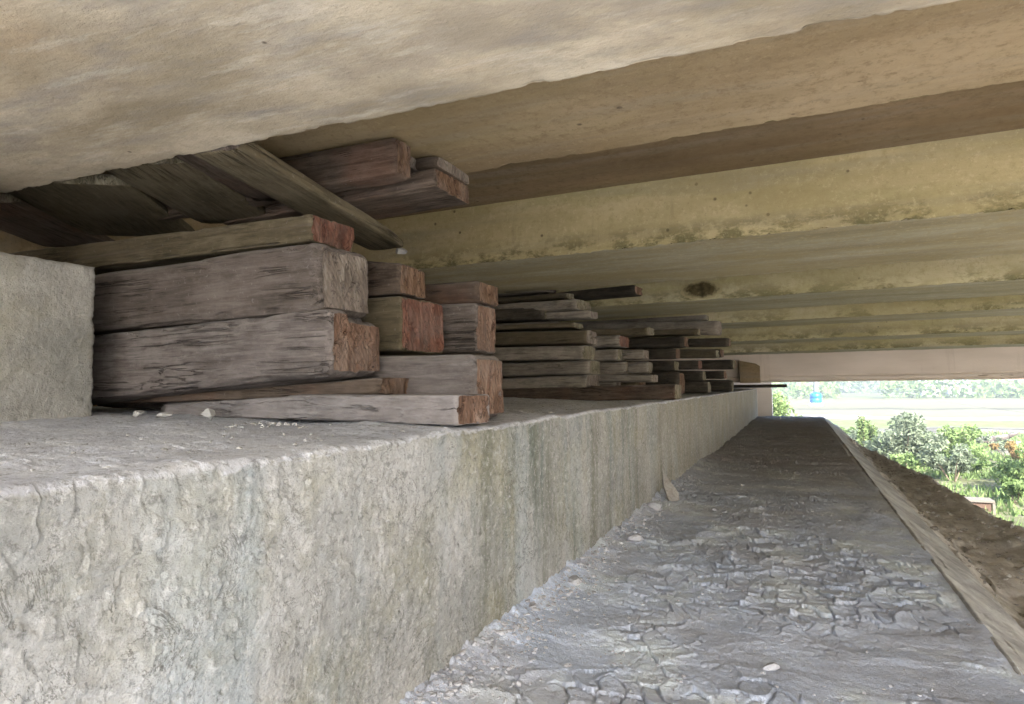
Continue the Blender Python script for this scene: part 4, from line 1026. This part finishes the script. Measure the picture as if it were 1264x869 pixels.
def small_things():
    x, y = 7.2, 42.5
    v, f = blob(.42, 33, .8, 2); o = mesh_obj('boulder', v, f, MA['soil']); o.location = (x, y, gz(x, y)+.75); o.location.z = gz(x, y)+.2
    tag(o, 'small brown boulder among the bushes', 'boulder')
    # framed block low at right
    x, y = 6.3, 30.3; z = gz(x, y)-.02
    root = empty('masonry_box', (x, y, z))
    pb = NT('buff_mortar'); pb.base((.13, .115, .095)); bb = NT('brown_brickwork'); bb.base((.085, .055, .04))
    mb = MB(); mb.box(-.34, .34, -.3, .3, -.1, .46); mb.build('box_body', bb.m, root)
    mb = MB(); mb.box(-.42, .42, -.38, .38, .46, .54); mb.build('cover_slab', pb.m, root)
    for s in (-1, 1):
        mb = MB(); mb.box(s*.39-.04, s*.39+.04, -.36, -.28, -.1, .46); mb.build('side_post', pb.m, root)
    tag(root, 'small brown masonry box with pale frame at the foot of the bank', 'masonry box')
    # long grey trunk on the gravel
    mb = MB(); P = [(-2.6, 0, .12), (-1.6, .1, .18), (-.4, .1, .22), (.9, 0, .32), (2.0, -.1, .55), (2.7, -.2, .85)]; r = [.08, .2, .26, .27, .2, .08]
    for i in range(5): mb.tube(P[i], P[i+1], r[i], r[i+1], 9)
    o = mb.build('fallen_trunk', W_['grey'], None, True); x, y = 12.9, 61; o.location = (x, y, gz(x, y)+.1); o.rotation_euler = (0, 0, .3)
    tag(o, 'long grey trunk lying on the gravel with one end curving up', 'log')
    # blue tank on a light plinth
    blue = NT('blue_plastic', .5, .4); blue.base((.0, .09, .60)); x, y = 3.7, 158; z = gz(x, y)
    root = empty('blue_tank', (x, y, z))
    mb = MB(); n = 18; prof = [(1.05, .5), (1.2, .6), (1.2, 1.5), (1.13, 1.55), (1.2, 1.6), (1.2, 2.4), (.9, 2.7), (.35, 2.85)]
    vs = [(r_*math.cos(2*math.pi*k/n), r_*math.sin(2*math.pi*k/n), zz) for r_, zz in prof for k in range(n)]
    fs = [(i*n+k, i*n+(k+1) % n, (i+1)*n+(k+1) % n, (i+1)*n+k) for i in range(len(prof)-1) for k in range(n)]
    mb.add(vs, fs); mb.build('tank_body', blue.m, root, True)
    mb = MB(); mb.tube((0, 0, 2.84), (0, 0, 3.0), .36, .36, 14); mb.build('lid', blue.m, root)
    mb = MB(); mb.box(-1.4, 1.4, -1.4, 1.4, -.2, .5); mb.build('plinth', MA['fascia'], root)
    tag(root, 'bright blue round tank out on the pale field', 'tank')
    dk = NT('dark_concrete'); dk.base((.10, .11, .11)); x, y = 4.6, 195; z = gz(x, y)
    root = empty('dark_pillar', (x, y, z)); mb = MB(); mb.tube((0, 0, -.2), (0, 0, 9.5), .62, .5, 12); mb.build('shaft', dk.m, root)
    mb = MB(); mb.box(-1.0, 1.0, -.7, .7, 9.5, 10.2); mb.build('head', dk.m, root)
    tag(root, 'lone dark pillar on the field above the blue tank', 'pillar')
small_things()
def far_village():
    wm = NT('pale_plaster'); wm.base((.34, .34, .33)); rm = NT('grey_sheet_roof', .5); rm.base((.28, .33, .40)); r2 = NT('rusty_sheet_roof', .7); r2.base((.36, .20, .13)); dk = NT('window_dark', .3); dk.base((.04, .05, .06))
    H = [(46, 262, 14, 8, 4.2, rm, 'pale shed with grey roof, first building right of the dark pillar'),
         (78, 300, 18, 9, 5.0, r2, 'white house with rusty roof in the middle of the far strip'),
         (112, 320, 12, 9, 6.0, rm, 'taller white house with grey roof right of the rusty roofed one'),
         (140, 372, 22, 10, 5.0, rm, 'long white building with grey roof toward the right edge'),
         (128, 400, 12, 9, 5.0, r2, 'farthest small house with rusty roof behind the long building')]
    for x, y, L, W, h, roof, lab in H:
        z = gz(x, y); root = empty('house', (x, y, z))
        box('wall', (-L/2, L/2, -W/2, W/2, -.5, h), wm.m, root)
        mb = MB(); e = .6; mb.add([(-L/2-e, -W/2-e, h), (L/2+e, -W/2-e, h), (L/2+e, W/2+e, h), (-L/2-e, W/2+e, h), (-L/2-e, 0, h+2.4), (L/2+e, 0, h+2.4)],
               [(0, 1, 5, 4), (2, 3, 4, 5), (0, 4, 3), (1, 2, 5), (0, 3, 2, 1)]); mb.build('roof', roof.m, root)
        k = int(L/4)
        for i in range(k):
            xx = -L/2+(i+.5)*L/k
            box('window' if i != 1 else 'door', (xx-.7, xx+.7, -W/2-.06, -W/2+.05, (1.2 if i != 1 else -.2), 2.7), dk.m, root)
        tag(root, lab, 'house', 'houses on the far plain')
    # tree belts that read as one mass
    V = []; n = 34000
    x = nprng.uniform(-60, 330, n); row = nprng.choice([232, 285, 345, 430, 560], n, p=[.18, .2, .22, .2, .2]); x = x*row/300
    m = fbm(x*.03*300/row, row*.013, 3, 400); k = m > -.12; x, row, m = x[k], row[k], m[k]; n = len(x)
    y = row+nprng.normal(0, 5, n); top = 5.0+14*np.clip(m, 0, 1); z = ground_h(x[:, None], y[:, None])[:, 0]+top*nprng.rand(n)
    P = np.stack([x, y, z], 1); a = nprng.normal(size=(n, 3)); a /= np.linalg.norm(a, axis=1)[:, None]; b = np.cross(a, nprng.normal(size=(n, 3))); b /= np.linalg.norm(b, axis=1)[:, None]
    s = nprng.uniform(.5, 1.2, n)[:, None]*row[:, None]/300
    V = np.stack([P-a*s, P-b*s, P+a*s, P+b*s], 1).reshape(-1, 3)
    tag(mesh_obj('tree_belts', V, np.arange(n*4).reshape(-1, 4), LD), 'hazy belts of trees across the far plain', 'trees', kind='stuff')
far_village()

def haze():
    v, f = boxvf(-1520, 1650, -730, 1820, -8, 75)
    m = bpy.data.materials.new('pale_haze'); m.use_nodes = True; n = m.node_tree; n.nodes.clear()
    o = n.nodes.new('ShaderNodeOutputMaterial'); p = n.nodes.new('ShaderNodeVolumePrincipled')
    p.inputs['Color'].default_value = (.86, .92, 1.0, 1); p.inputs['Density'].default_value = .0010; p.inputs['Anisotropy'].default_value = .2
    n.links.new(p.outputs[0], o.inputs['Volume'])
    tag(mesh_obj('haze', v, f, m), kind='stuff')
haze()
